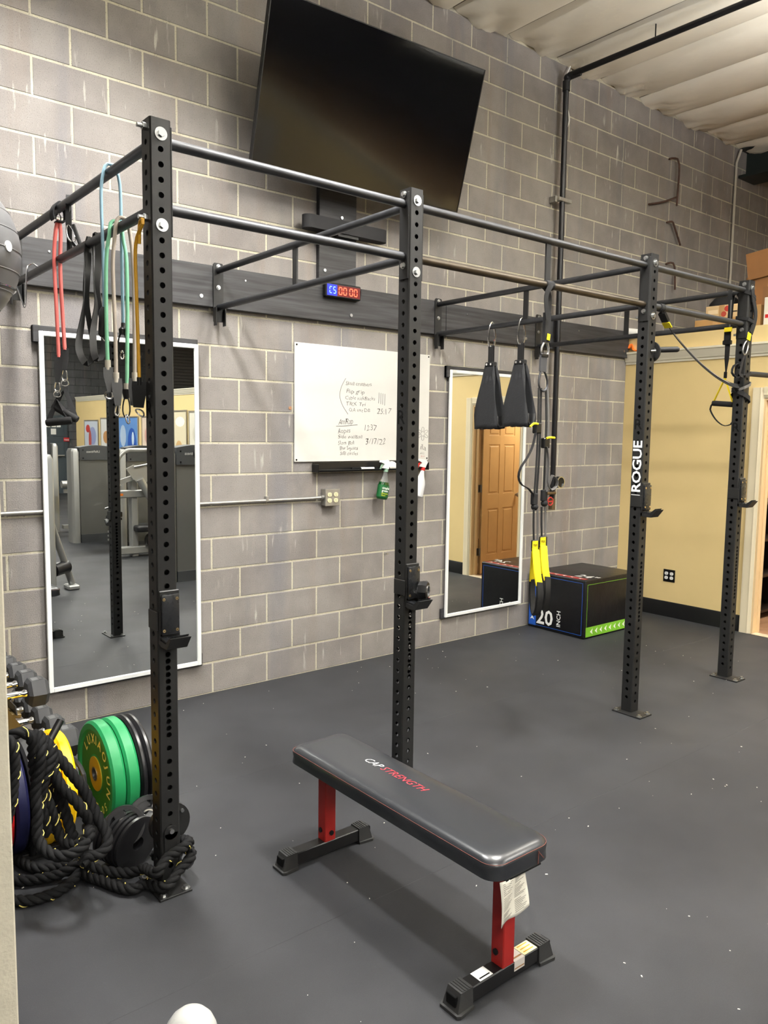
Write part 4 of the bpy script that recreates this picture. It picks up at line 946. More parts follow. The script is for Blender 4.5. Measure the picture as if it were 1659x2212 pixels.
for (a, b, c, dx, g1, g2) in (((127, 768), (124, 826), (124, 858), -0.012, (104, 913), (152, 908)), ((140, 752), (139, 800), (140, 834), 0.010, (118, 878), (164, 905))):
    part('connector', MB().ribbon([hp(*a, dx), hp((a[0]+b[0])/2, (a[1]+b[1])/2, dx), hp(*b, dx)], [0.034, 0.034, 0.018], 0.010, SIDE), KM, t)
    carabiner(t, hp(*b, dx)+V(0, 0, 0.008), hp(c[0], c[1]-10, dx), 0.011, 0.003); carabiner(t, hp(c[0], c[1]-14, dx), hp(*c, dx), 0.015, 0.003)
    p1, p2 = hp(*g1, dx), hp(*g2, dx)
    part('webbing', MB().ribbon([p1, hp((c[0]*0.35+g1[0]*0.65), (c[1]*0.35+g1[1]*0.65), dx), hp(c[0], c[1]+6, dx), hp((c[0]*0.35+g2[0]*0.65), (c[1]*0.35+g2[1]*0.65), dx), p2], 0.022, 0.003, SIDE), KM, t)
    d = (p2-p1).normalized()
    part('grip', MB().tube([p1-d*0.008, p1, p2, p2+d*0.008], [0.014, 0.0175, 0.0175, 0.014], 14), FO, t)
# black webbing strap with snap hook on the upper bar
setD(150, 460)
t = thing('webbing_strap', 'black webbing strap with silver snap hook over the upper bar', 'strap', hp(152, 545), BG)
part('strap', MB().ribbon(catmull([hp(150, 545, 0.02), hp(150, 500, 0.022), hp(149, 462, 0.024), V(XB, on(149, 455, 0, XB).y, 2.722), hp(147, 470, -0.024), hp(148, 490, -0.02)], 0.02), 0.022, 0.003, SIDE), KM, t)
carabiner(t, hp(147, 486, -0.02), hp(158, 522, -0.02), 0.016, 0.0035)
part('snap_handle', MB().tube(catmull([hp(158, 486, -0.02), hp(166, 508, -0.02), hp(174, 532, -0.02), hp(168, 535, -0.02), hp(158, 524, -0.02)], 0.01), 0.009, 8), KP, t)
# flat black loop bands on the lower bar
setD(195, 530)
LAT = mat('black_latex_band', S(46, 46, 46), 0.45)
for lab, pts in (('wide black loop band over the lower bar, left of the thinner loop', [(193, 522), (184, 545), (183, 640), (178, 690), (170, 745), (178, 775), (190, 786), (200, 770), (200, 735), (192, 690), (186, 640), (190, 560)]),
                 ('narrow black loop band over the lower bar, twisted next to the wide loop', [(209, 522), (201, 545), (204, 620), (208, 660), (201, 720), (204, 766), (212, 778), (222, 765), (224, 725), (216, 665), (209, 620), (213, 560)])):
    t = thing('loop_band', lab, 'exercise band', hp(190, 786), BG)
    P3 = [hp(x, y, 0.022*math.cos(2*math.pi*i/len(pts)+0.5)) for i, (x, y) in enumerate(pts)]; P3[0] = V(XB, on(pts[0][0], 530, 0, XB).y, 2.500)
    pa = catmull(P3, 0.015, True); n = len(pa); fr = frames(pa, True); rg_ = []
    for i, p in enumerate(pa):
        T_, N_, B_ = fr[i]; a = 1.2*math.sin(2*math.pi*i/n*1.0+0.6); wv = V(1, 0, 0)*math.cos(a)+V(0, 1, 0)*math.sin(a); wv = (wv-T_*wv.dot(T_)).normalized(); bb_ = T_.cross(wv)
        w_ = 0.014 if 'wide' in lab else 0.010
        rg_.append([p+wv*w_+bb_*0.002, p-wv*w_+bb_*0.002, p-wv*w_-bb_*0.002, p+wv*w_-bb_*0.002])
    part('band', MB().loft(rg_, False, True), LAT, t)
def tube_band(label, col, left, right, topz, bar_y, r=0.0075, conn=()):
    HD[0] = (V(XB, bar_y, topz)-CAM).dot(FV)
    t = thing('resistance_band', label, 'exercise band', hp(*left[0]), BG)
    pts = [hp(x, y, -0.026) for x, y in left]+[V(XB-0.018, bar_y+0.004, topz-0.006), V(XB, bar_y, topz+0.004), V(XB+0.018, bar_y-0.004, topz-0.006)]+[hp(x, y, 0.026) for x, y in right]
    part('tube', MB().tube(catmull(pts, 0.02), r, 10), col, t)
    return t
def tab(t, a, b, dx, w=0.034, th=0.012): part('connector', MB().ribbon([hp(*a, dx), hp((2*a[0]+b[0])/3, (2*a[1]+b[1])/3, dx), hp(*b, dx)], [w, w*1.05, w*0.55], th, SIDE), KP, t)
SLV = mat('clear_sleeve', S(196, 190, 176), 0.4)
def sleeve(t, a, dx): p = hp(*a, dx); part('sleeve', MB().cyl(p+V(0, 0, 0.018), p-V(0, 0, 0.02), 0.011, n=12), SLV, t)
zU, zLo = ZT+TR+0.007, ZL+TR+0.007
# blue
t = tube_band('pale blue tube band over the upper bar with a foam grip', tubem('blue_latex', S(138, 170, 186)), [(225, 668), (223, 560), (219, 450), (219, 400)], [(259, 400), (262, 500), (264, 600), (266, 700)], zU, on(238, 380, 0, XB).y, 0.0065)
part('foam_grip', MB().tube([hp(225, 664, -0.026), hp(223, 672, -0.026), hp(221, 722, -0.026), hp(221, 727, -0.026)], [0.010, 0.0155, 0.0155, 0.010], 14), FO, t)
carabiner(t, hp(221, 724, -0.026), hp(235, 738, -0.026), 0.010, 0.0025)
part('end_stop', MB().tube([hp(266, 698, 0.026), hp(266, 706, 0.026), hp(265, 712, 0.026), hp(265, 722, 0.026)], [0.008, 0.008, 0.016, 0.013], 12), KP, t)
part('cord_loop', MB().tube(oval(hp(265, 716, 0.026), hp(264, 765, 0.026), 0.016), 0.0035, 6, True), KM, t)
carabiner(t, hp(264, 758, 0.026), hp(264, 776, 0.026), 0.006, 0.003)
# green
t = tube_band('mint green tube band looped over the lower bar', tubem('green_latex', S(126, 190, 154)), [(233, 792), (230, 700), (229, 600), (231, 540), (236, 508)], [(266, 516), (273, 560), (275, 650), (275, 750), (274, 842)], zLo, on(250, 492, 0, XB).y)
sleeve(t, (233, 788), -0.026); sleeve(t, (274, 838), 0.026)
tab(t, (236, 794), (240, 848), -0.026, 0.044); carabiner(t, hp(240, 845, -0.026), hp(232, 860, -0.03), 0.014, 0.004)
part('end_stop', MB().tube([hp(273, 842, 0.026), hp(273, 852, 0.026), hp(273, 862, 0.026)], [0.018, 0.015, 0.010], 12), KP, t)
part('cord_loop', MB().tube(oval(hp(273, 855, 0.026), hp(273, 902, 0.026), 0.013), 0.003, 6, True), KM, t); carabiner(t, hp(273, 896, 0.026), hp(278, 915, 0.026), 0.006, 0.003)
# grey
t = tube_band('grey tube band looped over the lower bar, between green and yellow', tubem('grey_latex', S(168, 158, 146)), [(251, 818), (249, 720), (245, 620), (244, 560), (248, 510)], [(281, 506), (287, 560), (290, 650), (291, 818)], zLo, on(264, 488, 0, XB).y)
sleeve(t, (251, 815), -0.026); sleeve(t, (291, 815), 0.026)
tab(t, (252, 818), (255, 876), -0.026, 0.038); carabiner(t, hp(255, 872, -0.026), hp(253, 898, -0.026), 0.008, 0.0035); tab(t, (290, 818), (288, 876), 0.026, 0.040)
# yellow hooked over the bolt
t = thing('resistance_band', 'amber yellow tube band hooked over the bolt beside the nearest upright', 'exercise band', hp(300, 890), BG)
yv = [V(XB-UH-0.022, UY, 2.424), V(XB-UH-0.028, UY+0.02, 2.418)]
part('tube', MB().tube(catmull([V(XB-UH-0.016, UY+0.03, 2.35), V(XB-UH-0.017, UY+0.022, 2.41), V(XB-UH-0.018, UY, 2.427), V(XB-UH-0.020, UY-0.012, 2.41), on(293, 530, 0, XB-UH-0.02), on(295, 640, 0, XB-UH-0.02), on(299, 760, 0, XB-UH-0.02), on(301, 822, 0, XB-UH-0.02)], 0.02), 0.0065, 10), tubem('amber_latex', S(214, 160, 44)), t)
part('connector', MB().ribbon([on(301, 824, 0, XB-UH-0.02), on(301, 838, 0, XB-UH-0.02), on(299, 880, 0, XB-UH-0.02)], [0.05, 0.052, 0.036], 0.012, SIDE), KP, t)
part('sleeve', MB().cyl(on(301, 815, 0, XB-UH-0.02), on(301, 832, 0, XB-UH-0.02), 0.009, n=12), KP, t)
carabiner(t, on(293, 886, 0, XB-UH-0.02), on(311, 896, 0, XB-UH-0.02), 0.010, 0.003, side=(0, 0, 1))
# exercise ball in its wire cradle hung on the lower bar
bc = at(-152, 536, 3.30); br = 181*3.30/FPX
ball = thing('exercise_ball', 'grey ribbed exercise ball at the left edge, held in a wire cradle', 'exercise ball', bc-V(0, 0, br))
rings = []; nm = 96
for i in range(nm+1):
    a = math.pi*i/nm*0.9996+0.0006; rr = br*(1-0.006*(1 if abs(math.cos(a)) < 0.8 and i % 8 == 0 else 0))
    rings.append([bc+V(rr*math.sin(a)*math.cos(2*math.pi*k/64), rr*math.sin(a)*math.sin(2*math.pi*k/64), rr*math.cos(a)) for k in range(64)])
part('ball', MB().loft(rings), mat('grey_ball_vinyl', S(92, 92, 93), 0.42, var=0.05, vs=4), ball, smooth=60)
for k in range(9):
    a = math.radians(34+k*14); part('ridge', MB().tube([bc+V(br*math.sin(a)*math.cos(2*math.pi*j/64), br*math.sin(a)*math.sin(2*math.pi*j/64), br*math.cos(a)) for j in range(64)], 0.0022, 5, True), mat('pale_ball_ridge', S(128, 128, 128), 0.5), ball)
pd_ = (at(51, 531, 3.25)-bc).normalized()
part('plug', MB().cyl(bc+pd_*br*0.985, bc+pd_*br*1.012, 0.022, n=16), WHITE, ball)
cr = thing('wire_ball_cradle', 'thin steel wire ring holding the grey ball off the lower bar', 'wire rack', V(XB, -0.36, 2.3))
zr = at(30, 598, 3.12).z; rr_ = math.sqrt(max(0.01, br**2-(zr-bc.z)**2))+0.004
part('wire_ring', MB().tube([bc+V(rr_*math.cos(2*math.pi*k/48), rr_*math.sin(2*math.pi*k/48), zr-bc.z) for k in range(48)], 0.004, 6, True), CHR, cr)
hk = on(74, 587, 0, XB)
e0 = V(bc.x+rr_*0.86, bc.y+rr_*0.51, zr)
part('hook', MB().tube(catmull([e0, (e0+hk)/2+V(0, 0, 0.0), V(hk.x-0.05, hk.y, zr), V(hk.x-0.03, hk.y, ZL+0.022), V(hk.x+0.02, hk.y, ZL+0.024), V(hk.x+0.026, hk.y, ZL-0.01)], 0.02), 0.004, 6), CHR, cr)
for k in (20, 34): 
    a = 2*math.pi*k/48; part('stay_wire', MB().tube([bc+V(rr_*math.cos(a), rr_*math.sin(a), zr-bc.z), V(bc.x+rr_*math.cos(a)*1.0, -0.03, zr+0.25)], 0.004, 6), CHR, cr)

# ------------------------------------------------------------------ hanging ab slings on the third crossmember
XA = UX[2]
CAN = mat('black_canvas', S(34, 35, 38), 0.8, bump=0.5, bs=90, bd=0.003)
def sling(label, px, y0, y1, x0, x1):
    t = thing('ab_sling', label, 'ab strap', on(px, y1, 0, XA), 'ab slings on the rig')
    yc = on(px, 700, 0, XA).y; zb = ZL-0.012*(1+yc/1.8)
    ca = V(XA, yc, ZL+TR+0.004); cb = on(px, y0, 0, XA); cb.y = yc
    carabiner(t, ca, cb, 0.026, 0.0065, CHR)
    z2 = cb.z; zt = on(px, y0+36, 0, XA).z; zbot = on(px, y1, 0, XA).z
    yl, yr = on(x0, y1-30, 0, XA).y, on(x1, y1-30, 0, XA).y; hw_ = abs(yr-yl)/2
    part('top_strap', MB().ribbon([V(XA-0.006, yc, zt-0.02), V(XA-0.006, yc, z2+0.004), V(XA, yc, z2+0.012), V(XA+0.006, yc, z2+0.004), V(XA+0.006, yc, zt-0.02)], 0.046, 0.005, (0, 1, 0)), KM, t)
    bt = part('binding', MB().b2((XA-0.022, yc-0.042, zt-0.022), (XA+0.022, yc+0.042, zt+0.012), 0.006), KM, t)
    for s in (-1, 1): part('rivet', MB().cyl((XA-0.022, yc+s*0.02, zt-0.004), (XA-0.026, yc+s*0.02, zt-0.004), 0.008, n=12), CHR, bt)
    # folded sling body: two faces opening downward
    def face(s):
        rg = []; n = 14
        for i in range(n+1):
            v = i/n; z = zt-0.005+(zbot-zt)*v; w_ = 0.040+(hw_*0.86-0.040)*min(1, v/0.8)**0.9
            x = XA+s*(0.012+0.030*math.sin(math.pi*min(v, 1)*0.62))
            rg.append([V(x+0.006*math.sin(3*k+9*v), yc+w_*(k/4-1), z+0.004*math.sin(5*k+i)) for k in range(9)])
        mb = MB(); vs = [p for r in rg for p in r]
        mb.add(vs, [[i*9+k, i*9+k+1, (i+1)*9+k+1, (i+1)*9+k] for i in range(n) for k in range(8)]); return mb
    for s in (-1, 1):
        o_ = part('sling_face', face(s), CAN, t, smooth=60); o_.modifiers.new('thick', 'SOLIDIFY').thickness = 0.004
    rg = []
    for i in range(9):
        a = math.pi*i/8; rg.append([V(XA+0.040*math.cos(a), yc+hw_*0.88*(k/4-1), zbot+0.085-0.085*math.sin(a)**0.45) for k in range(9)])
    mb = MB(); mb.add([p for r in rg for p in r], [[i*9+k, i*9+k+1, (i+1)*9+k+1, (i+1)*9+k] for i in range(8) for k in range(8)])
    o_ = part('arm_pad', mb, mat('padded_nylon', S(18, 18, 20), 0.6), t, smooth=70); o_.modifiers.new('thick', 'SOLIDIFY').thickness = 0.010
sling('black hanging ab sling, the left one of the pair', 1063, 750, 925, 1031, 1088)
sling('black hanging ab sling, the right one of the pair', 1127, 745, 920, 1092, 1155)

# ------------------------------------------------------------------ suspension trainer on the middle bar
def bp(x, y, dy=0.0): return on(x, y, 1, UY+dy)
YW = YEL; GWB = mat('grey_edge_webbing', S(92, 90, 88), 0.8)
st = thing('suspension_trainer', 'black strap trainer with yellow foot cradles hanging from the middle bar', 'strap trainer', bp(1165, 1325))
part('anchor_loop', MB().ribbon(catmull([bp(1183, 690, -0.022), bp(1180, 640, -0.026), V(0.978, UY-0.024, ZL), V(0.98, UY, ZL+TR+0.004), V(0.984, UY+0.024, ZL), bp(1187, 640, 0.026), bp(1184, 690, 0.022)], 0.015), 0.030, 0.004, (1, 0, 0)), KM, st)
part('anchor_wrap', MB().ring([(TR+0.0005, -0.03), (TR+0.006, -0.028), (TR+0.006, 0.028), (TR+0.0005, 0.03)], (0.985, UY, ZL), (1, 0, 0), 20), KM, st)
part('adjuster_strap', MB().ribbon([bp(1182, 676), bp(1181, 705), bp(1180, 740)], 0.045, 0.018, (1, 0, 0)), KM, st)
part('tag', MB().box(bp(1185, 728, -0.014), (0.022, 0.003, 0.032), 0, (0, 0.15, 0)), YW, st)
carabiner(st, bp(1180, 738), bp(1175, 770), 0.028, 0.006, STEEL, (1, 0, 0))
part('buckle', MB().box(bp(1175, 768), (0.055, 0.02, 0.018), 0.003), KP, st)
part('main_strap', MB().ribbon([bp(1174, 768), bp(1173, 785), bp(1172, 803)], 0.048, 0.012, (1, 0, 0)), mat('charcoal_webbing', S(58, 58, 60), 0.8, bump=0.3, bs=600), st)
carabiner(st, bp(1172, 800), bp(1174, 845), 0.034, 0.006, KT, (1, 0, 0))
def strap(pts, w=0.022, m=KM, dy=0.0, ref=(1, 0, 0), th=0.004, nm='strap'): return part(nm, MB().ribbon(catmull([bp(x, y, dy) for x, y in pts], 0.03), w, th, ref), m, st)
for dx_ in (0.0, 5.0):
    strap([(1164+dx_, 838), (1162+dx_, 930), (1159+dx_, 1000), (1154+dx_, 1072)], 0.012, KM, -0.012+dx_*0.004); strap([(1179+dx_*0.8, 838), (1180+dx_, 900), (1179+dx_, 950), (1174+dx_, 1070)], 0.012, GWB if dx_ else KM, 0.012+dx_*0.003)
for x_, y_ in ((1160, 925), (1178, 957)):
    part('cam_buckle', MB().box(bp(x_, y_, -0.004), (0.046, 0.03, 0.055), 0.005), KP, st)
part('buckle_tab', MB().tube(catmull([bp(1162, 916, -0.02), bp(1153, 915, -0.02), bp(1145, 922, -0.02)], 0.01), 0.006, 6), YW, st)
part('buckle_tab', MB().tube(catmull([bp(1180, 947, -0.02), bp(1188, 945, -0.02), bp(1198, 946, -0.02)], 0.01), 0.006, 6), YW, st)
part('strap_tail', MB().ribbon(catmull([bp(1157, 935, -0.02), bp(1150, 965, -0.025), bp(1138, 990, -0.03), bp(1125, 1010, -0.035), bp(1120, 1030, -0.03), bp(1126, 1046, -0.03), bp(1142, 1056, -0.02), bp(1151, 1068, -0.01)], 0.02), 0.026, 0.003, (0.5, 1, 0)), KM, st)
part('strap_tail', MB().ribbon(catmull([bp(1181, 965, -0.02), bp(1185, 1000, -0.022), bp(1183, 1040, -0.022), bp(1190, 1058, -0.03), bp(1202, 1050, -0.03), bp(1203, 1035, -0.03), bp(1194, 1027, -0.03), bp(1188, 1040, -0.02), bp(1180, 1062, -0.012)], 0.02), 0.022, 0.003, (0.4, 1, 0.3)), GWB, st)
for x_, y_, x2 in ((1154, 1078, 1156), (1175, 1070, 1174)):
    part('strap_sleeve', MB().box(bp(x_, y_), (0.04, 0.022, 0.06), 0.004), KM, st)
    part('knot', MB().sphere(bp(x_+1, y_+17), 0.024, 12, 8, (1, 0.7, 0.8)), KM, st)
for x_, ya_, yb_, yc_ in ((1157, 1100, 1178, 1280), (1174, 1095, 1170, 1268)):
    for d_ in (-4, 4): strap([(x_+d_, ya_), (x_+d_*1.1, (ya_+yb_)/2), (x_+d_*0.9, yb_)], 0.012, KM if d_ < 0 else GWB, d_*0.002)
    tag = part('cradle_tag', MB().box(bp(x_-1, yb_, -0.006), (0.056, 0.016, 0.060), 0.004), KP, st)
    part('tag_face', MB().box(bp(x_-1, yb_, -0.015), (0.044, 0.002, 0.046)), YW, tag)
    part('tag_text', text_mb('TRX', 0.018, bp(x_-1, yb_, -0.0165)+V(-0.016, 0, -0.006), (1, 0, 0), (0, 0, 1), 0.0004, 0.01), BLK, tag, 'black letters', 0)
    part('foot_cradle', MB().ribbon(catmull([bp(x_, yb_+8, -0.014), bp(x_+4, yb_+60, -0.06), bp(x_+8, yc_-16, -0.075)], 0.02), 0.050, 0.006, (1, 0, 0)), YW, st)
    part('foot_cradle', MB().ribbon(catmull([bp(x_-1, yb_+8, 0.010), bp(x_-5, yb_+55, 0.06), bp(x_-6, yc_-28, 0.08)], 0.02), 0.050, 0.006, (1, 0, 0)), YW, st)
    l_ = [bp(x_+8, yc_-22, -0.075), bp(x_+8, yc_+10, -0.085), bp(x_+5, yc_+38, -0.05), bp(x_, yc_+46, 0.0), bp(x_-5, yc_+30, 0.06), bp(x_-8, yc_-5, 0.09), bp(x_-6, yc_-35, 0.08)]
    part('foot_loop', MB().ribbon(catmull(l_, 0.02), 0.040, 0.014, (1, 0, 0)), FO, st)

# ------------------------------------------------------------------ second strap trainer on the fourth crossmember
XD = UX[3]
def dp(x, y, dx=0.0): return on(x, y, 0, XD+dx)
s2 = thing('suspension_trainer', 'strap trainer with yellow triangle handle hanging by the farthest upright', 'strap trainer', dp(1560, 920))
ybr = dp(1580, 640).y
part('strap', MB().ribbon(catmull([dp(1574, 716, -0.024), dp(1578, 660, -0.024), V(XD-0.022, ybr, ZT), V(XD, ybr, ZT+TR+0.004), V(XD+0.022, ybr, ZT), dp(1580, 660, 0.024), dp(1575, 716, 0.024)], 0.02), 0.030, 0.004, (0, 1, 0)), KM, s2)
part('strap_edge', MB().ribbon([dp(1580, 648, -0.029), dp(1576, 715, -0.029)], 0.010, 0.002, (0, 1, 0)), GWB, s2)
part('tag', MB().box(dp(1573, 712, -0.028), (0.01, 0.055, 0.03), 0.002), YW, s2)
part('adjuster_strap', MB().ribbon([dp(1572, 716), dp(1571, 738)], 0.045, 0.012, (0, 1, 0)), KM, s2)
part('buckle', MB().box(dp(1571, 740, -0.01), (0.03, 0.06, 0.03), 0.005), KP, s2)
part('strap', MB().ribbon([dp(1572, 742), dp(1570, 775), dp(1568, 805)], [0.034, 0.03, 0.006], 0.008, (0, 1, 0)), KM, s2)
part('handle_tag', MB().box(dp(1567, 810), (0.012, 0.022, 0.045), 0.003), KP, s2)
ap = dp(1566, 817); g1, g2 = dp(1540, 871), dp(1584, 874)
for g in (g1, g2): part('handle_strap', MB().ribbon([ap, g], 0.018, 0.004, (1, 0, 0)), YW, s2)
part('grip', MB().cyl(g1, g2, 0.019, n=16), FO, s2)
part('foot_loop', MB().ribbon(catmull([g1, dp(1534, 884), dp(1545, 905), dp(1560, 918), dp(1572, 919), dp(1583, 910), g2], 0.02), 0.016, 0.005, (1, 0, 0)), KM, s2)
s3 = thing('suspension_trainer', 'slack grey edged strap with yellow tag swagged between the last two uprights', 'strap trainer', V(2.3, UY, 1.95))
a0 = V(UX[2]+0.14, UY, ZL-0.015); pts = [a0, on(1432, 680, 1, UY), on(1441, 700, 1, UY), on(1455, 722, 1, UY), on(1480, 752, 1, UY), on(1512, 785, 1, UY), on(1545, 812, 1, UY), on(1575, 829, 1, UY), V(UX[3]-UH, UY, on(1588, 834, 1, UY).z)]
part('strap', MB().ribbon(catmull(pts, 0.03), 0.040, 0.004, (0, 0.6, 0.8)), KM, s3)
part('strap_edge', MB().ribbon([p+V(0, -0.006, 0.003) for p in catmull(pts[3:-1], 0.03)], 0.012, 0.002, (0, 0.6, 0.8)), GWB, s3)
part('bar_loop', MB().ring([(TR+0.0005, -0.022), (TR+0.006, -0.02), (TR+0.006, 0.02), (TR+0.0005, 0.022)], (UX[2]+0.14, UY, ZL), (1, 0, 0), 18), KM, s3)
part('adjuster', MB().ribbon([on(1430, 676, 1, UY-0.01), on(1438, 694, 1, UY-0.01)], 0.045, 0.02, (0, 1, 0)), KP, s3)
part('tag', MB().ribbon([on(1438, 697, 1, UY-0.014), on(1444, 708, 1, UY-0.014)], 0.050, 0.006, (0, 1, 0)), YW, s3)
# strap bundle tied round the farthest upright
s4 = thing('suspension_trainer', 'black strap bundle with yellow tag wrapped round the farthest upright', 'strap trainer', V(UX[3], UY-0.06, 2.0))
h = UH+0.006
def wrap(z0, z1, w_=0.03):
    return MB().ribbon(catmull([V(UX[3]-h, UY+h, z0), V(UX[3]-h, UY-h, z0*0.7+z1*0.3), V(UX[3]+h, UY-h, z0*0.3+z1*0.7), V(UX[3]+h, UY+h, z1), V(UX[3], UY+h+0.004, (z0+z1)/2)], 0.03, True), w_, 0.004, (0, 0, 1))
part('wrap', wrap(2.70, 2.62, 0.02), KM, s4); part('wrap', wrap(2.52, 2.46, 0.022), KM, s4); part('wrap', wrap(2.03, 1.93), KM, s4)
part('wrap', wrap(2.02, 2.10, 0.018), GWB, s4)
fy = UY-UH-0.012
def fp(x, y, d=0.0): return on(x, y, 1, fy-d)
part('hanging_strap', MB().ribbon(catmull([fp(1625, 625), fp(1628, 650), fp(1632, 675), fp(1630, 695), fp(1622, 720)], 0.02), 0.040, 0.008, (1, 0, 0)), KM, s4)
part('tag', MB().box(fp(1618, 727, 0.01), (0.045, 0.004, 0.05), 0.001, (0, 0.2, 0)), YW, s4)
carabiner(s4, fp(1616, 735), fp(1606, 765), 0.030, 0.0055, STEEL, (1, 0, 0))
part('hanging_strap', MB().ribbon(catmull([fp(1609, 762), fp(1602, 790), fp(1598, 808), fp(1610, 812), fp(1622, 806)], 0.02), 0.022, 0.004, (1, 0, 0)), KM, s4)
part('strap_tail', MB().ribbon(catmull([on(1595, 785, 0, UX[3]-h), on(1585, 790, 0, UX[3]-h-0.03), on(1581, 805, 0, UX[3]-h-0.05), on(1590, 815, 0, UX[3]-h-0.03), on(1600, 813, 0, UX[3]-h)], 0.02), 0.016, 0.003, (0, 1, 0)), KM, s4)
part('side_strap', MB().ribbon(catmull([V(UX[3]+h, UY-0.01, 2.45), V(UX[3]+h+0.012, UY-0.01, 2.30), V(UX[3]+h+0.03, UY-0.01, 2.17)], 0.03), 0.016, 0.004, (0, 1, 0)), KM, s4)
# ------------------------------------------------------------------ plate rack and bumper plates
PY, PR = -1.27, 0.225
rk = thing('plate_rack', 'low black steel rack holding the standing weight plates', 'plate rack', (-1.4, PY, 0))
part('rail', MB().b2((-1.86, PY-0.14, 0.0), (-0.95, PY-0.11, 0.03), 0.003), K, rk)
part('rail', MB().b2((-1.86, PY+0.11, 0.0), (-0.95, PY+0.14, 0.03), 0.003), K, rk)
for xx in (-1.83, -1.70, -1.285, -0.97):
    tall = 0.30 if xx > -1.5 else 0.36
    if xx == -0.97: tall = 0.24
    part('divider', MB().tube(catmull([V(xx, PY-0.125, 0.02), V(xx, PY-0.125, tall*0.8), V(xx, PY-0.08, tall), V(xx, PY+0.08, tall), V(xx, PY+0.125, tall*0.8), V(xx, PY+0.125, 0.02)], 0.03), 0.010, 8), KT, rk)
part('carry_handle', MB().cyl((-0.975, PY-0.0, 0.243), (-0.845, PY-0.0, 0.243), 0.013), STEEL, rk)
part('slanted_post', MB().cyl(at(92, 1628, 3.12), at(131, 1556, 3.20), 0.015).cyl((-1.50, -1.405, 0.02), at(92, 1628, 3.12), 0.015), KP, rk)
def plate(label, x0, th, m, hubm, tilt=0.0, r=PR, letters=None, lm=None, y=PY, group='standing bumper plates', rim=0.012):
    """plate standing on edge, its near face looking to -x"""
    c = V(x0+th/2, y, r); t = thing('weight_plate', label, 'weight plate', (c.x, c.y, 0), group)
    ax = V(-math.cos(tilt), 0, math.sin(tilt)); h = th/2
    c.z = r*math.cos(tilt)+h*abs(math.sin(tilt))+0.0005
    prof = [(0.071, -h+0.008), (0.095, -h+0.010), (r-0.045, -h+0.010), (r-0.035, -h), (r-0.010, -h), (r, -h+0.010), (r, h-0.010), (r-0.010, h), (r-0.035, h), (r-0.045, h-0.010), (0.095, h-0.010), (0.071, h-0.008)]
    part('disc', MB().ring(prof, c, ax, 56), m, t)
    part('hub', MB().ring([(0.0255, -h+0.002), (0.074, -h+0.004), (0.074, h-0.004), (0.0255, h-0.002)], c, ax, 32), hubm, t)
    part('sleeve', MB().ring([(0.0245, -h), (0.030, -h), (0.030, h), (0.0245, h)], c, ax, 24), STEEL, t)
    if letters:
        part('face', MB().ring([(0.0735, 0), (PR-0.038, 0), (PR-0.038, 0.0012), (0.0735, 0.0012)], c+ax*(h-0.0102), ax, 56), mat('deep_green_face', S(40, 112, 40), 0.5), t)
        up = V(math.sin(tilt), 0, math.cos(tilt)); u = up.cross(ax)*1.0
        u = ax.cross(up)*-1.0
        for txt, rad, sz, a0, da in letters:
            acc = 0.0
            for k, ch in enumerate(txt):
                wd_ = {'I': 0.50, 'J': 0.70, 'L': 0.84, 'O': 1.22, 'A': 1.08, 'U': 1.10, 'N': 1.12}.get(ch, 1.0); acc += wd_/2
                a = math.radians(a0-da*acc); acc += wd_/2
                # angle measured counter-clockwise from the reader's right, reader stands on the -x side
                ux = V(0, -1, 0); uy = up
                rdir = ux*math.cos(a)+uy*math.sin(a); tdir = ux*math.sin(a)-uy*math.cos(a)
                o_ = c+ax*(h-0.0086)+rdir*(rad-sz*0.35)-tdir*(sz*{'I': 0.13, 'J': 0.20, 'L': 0.27, 'O': 0.40, 'N': 0.36}.get(ch, 0.33))
                part('letter', text_mb(ch, sz, o_, tdir, rdir, 0.0008, 0.02), lm, t, smooth=0)
    return t
GRF = mat('green_bumper_rubber', S(26, 132, 76), 0.5, var=0.05, vs=10)
GOLD = mat('gold_hub', S(206, 168, 40), 0.4, 0.2); LT = mat('plate_lettering', S(246, 228, 140), 0.5)
plate('green bumper plate with yellow lettering, front of the pair', -1.205, 0.058, GRF, GOLD, 0.0, PR, (('LUXIAOJUN', 0.150, 0.058, 152, 20.5), ('50', 0.155, 0.046, -38, 15), ('LUX', 0.150, 0.058, -78, 20.5)), LT)
plate('green bumper plate behind the lettered one', -1.143, 0.056, GRF, GOLD)
BKP = mat('black_iron_plate', S(28, 28, 30), 0.32, 0.1, var=0.1, vs=8)
plate('thin black weight plate next to the green plates', -1.083, 0.030, BKP, STEEL, 0.0, 0.226)
plate('thin black weight plate, last in the row beside the rod', -1.050, 0.030, BKP, STEEL, 0.0, 0.224)
YP = mat('yellow_bumper_rubber', S(250, 196, 8), 0.45, var=0.03, vs=9)
plate('yellow bumper plate behind the black rope, left of the pair', -1.452, 0.052, YP, STEEL, 0.06)
plate('yellow bumper plate beside the green plates, right of the pair', -1.396, 0.052, YP, STEEL, 0.06)
plate('black bumper plate between the yellow and the blue one, behind the rope', -1.514, 0.05, KR, STEEL)
plate('dark blue bumper plate half hidden behind the black rope', -1.573, 0.05, mat('blue_bumper_rubber', S(13, 16, 56), 0.5), STEEL)
plate('red bumper plate at the left, half hidden behind the rope', -1.634, 0.055, mat('red_bumper_rubber', S(196, 24, 22), 0.5), STEEL)

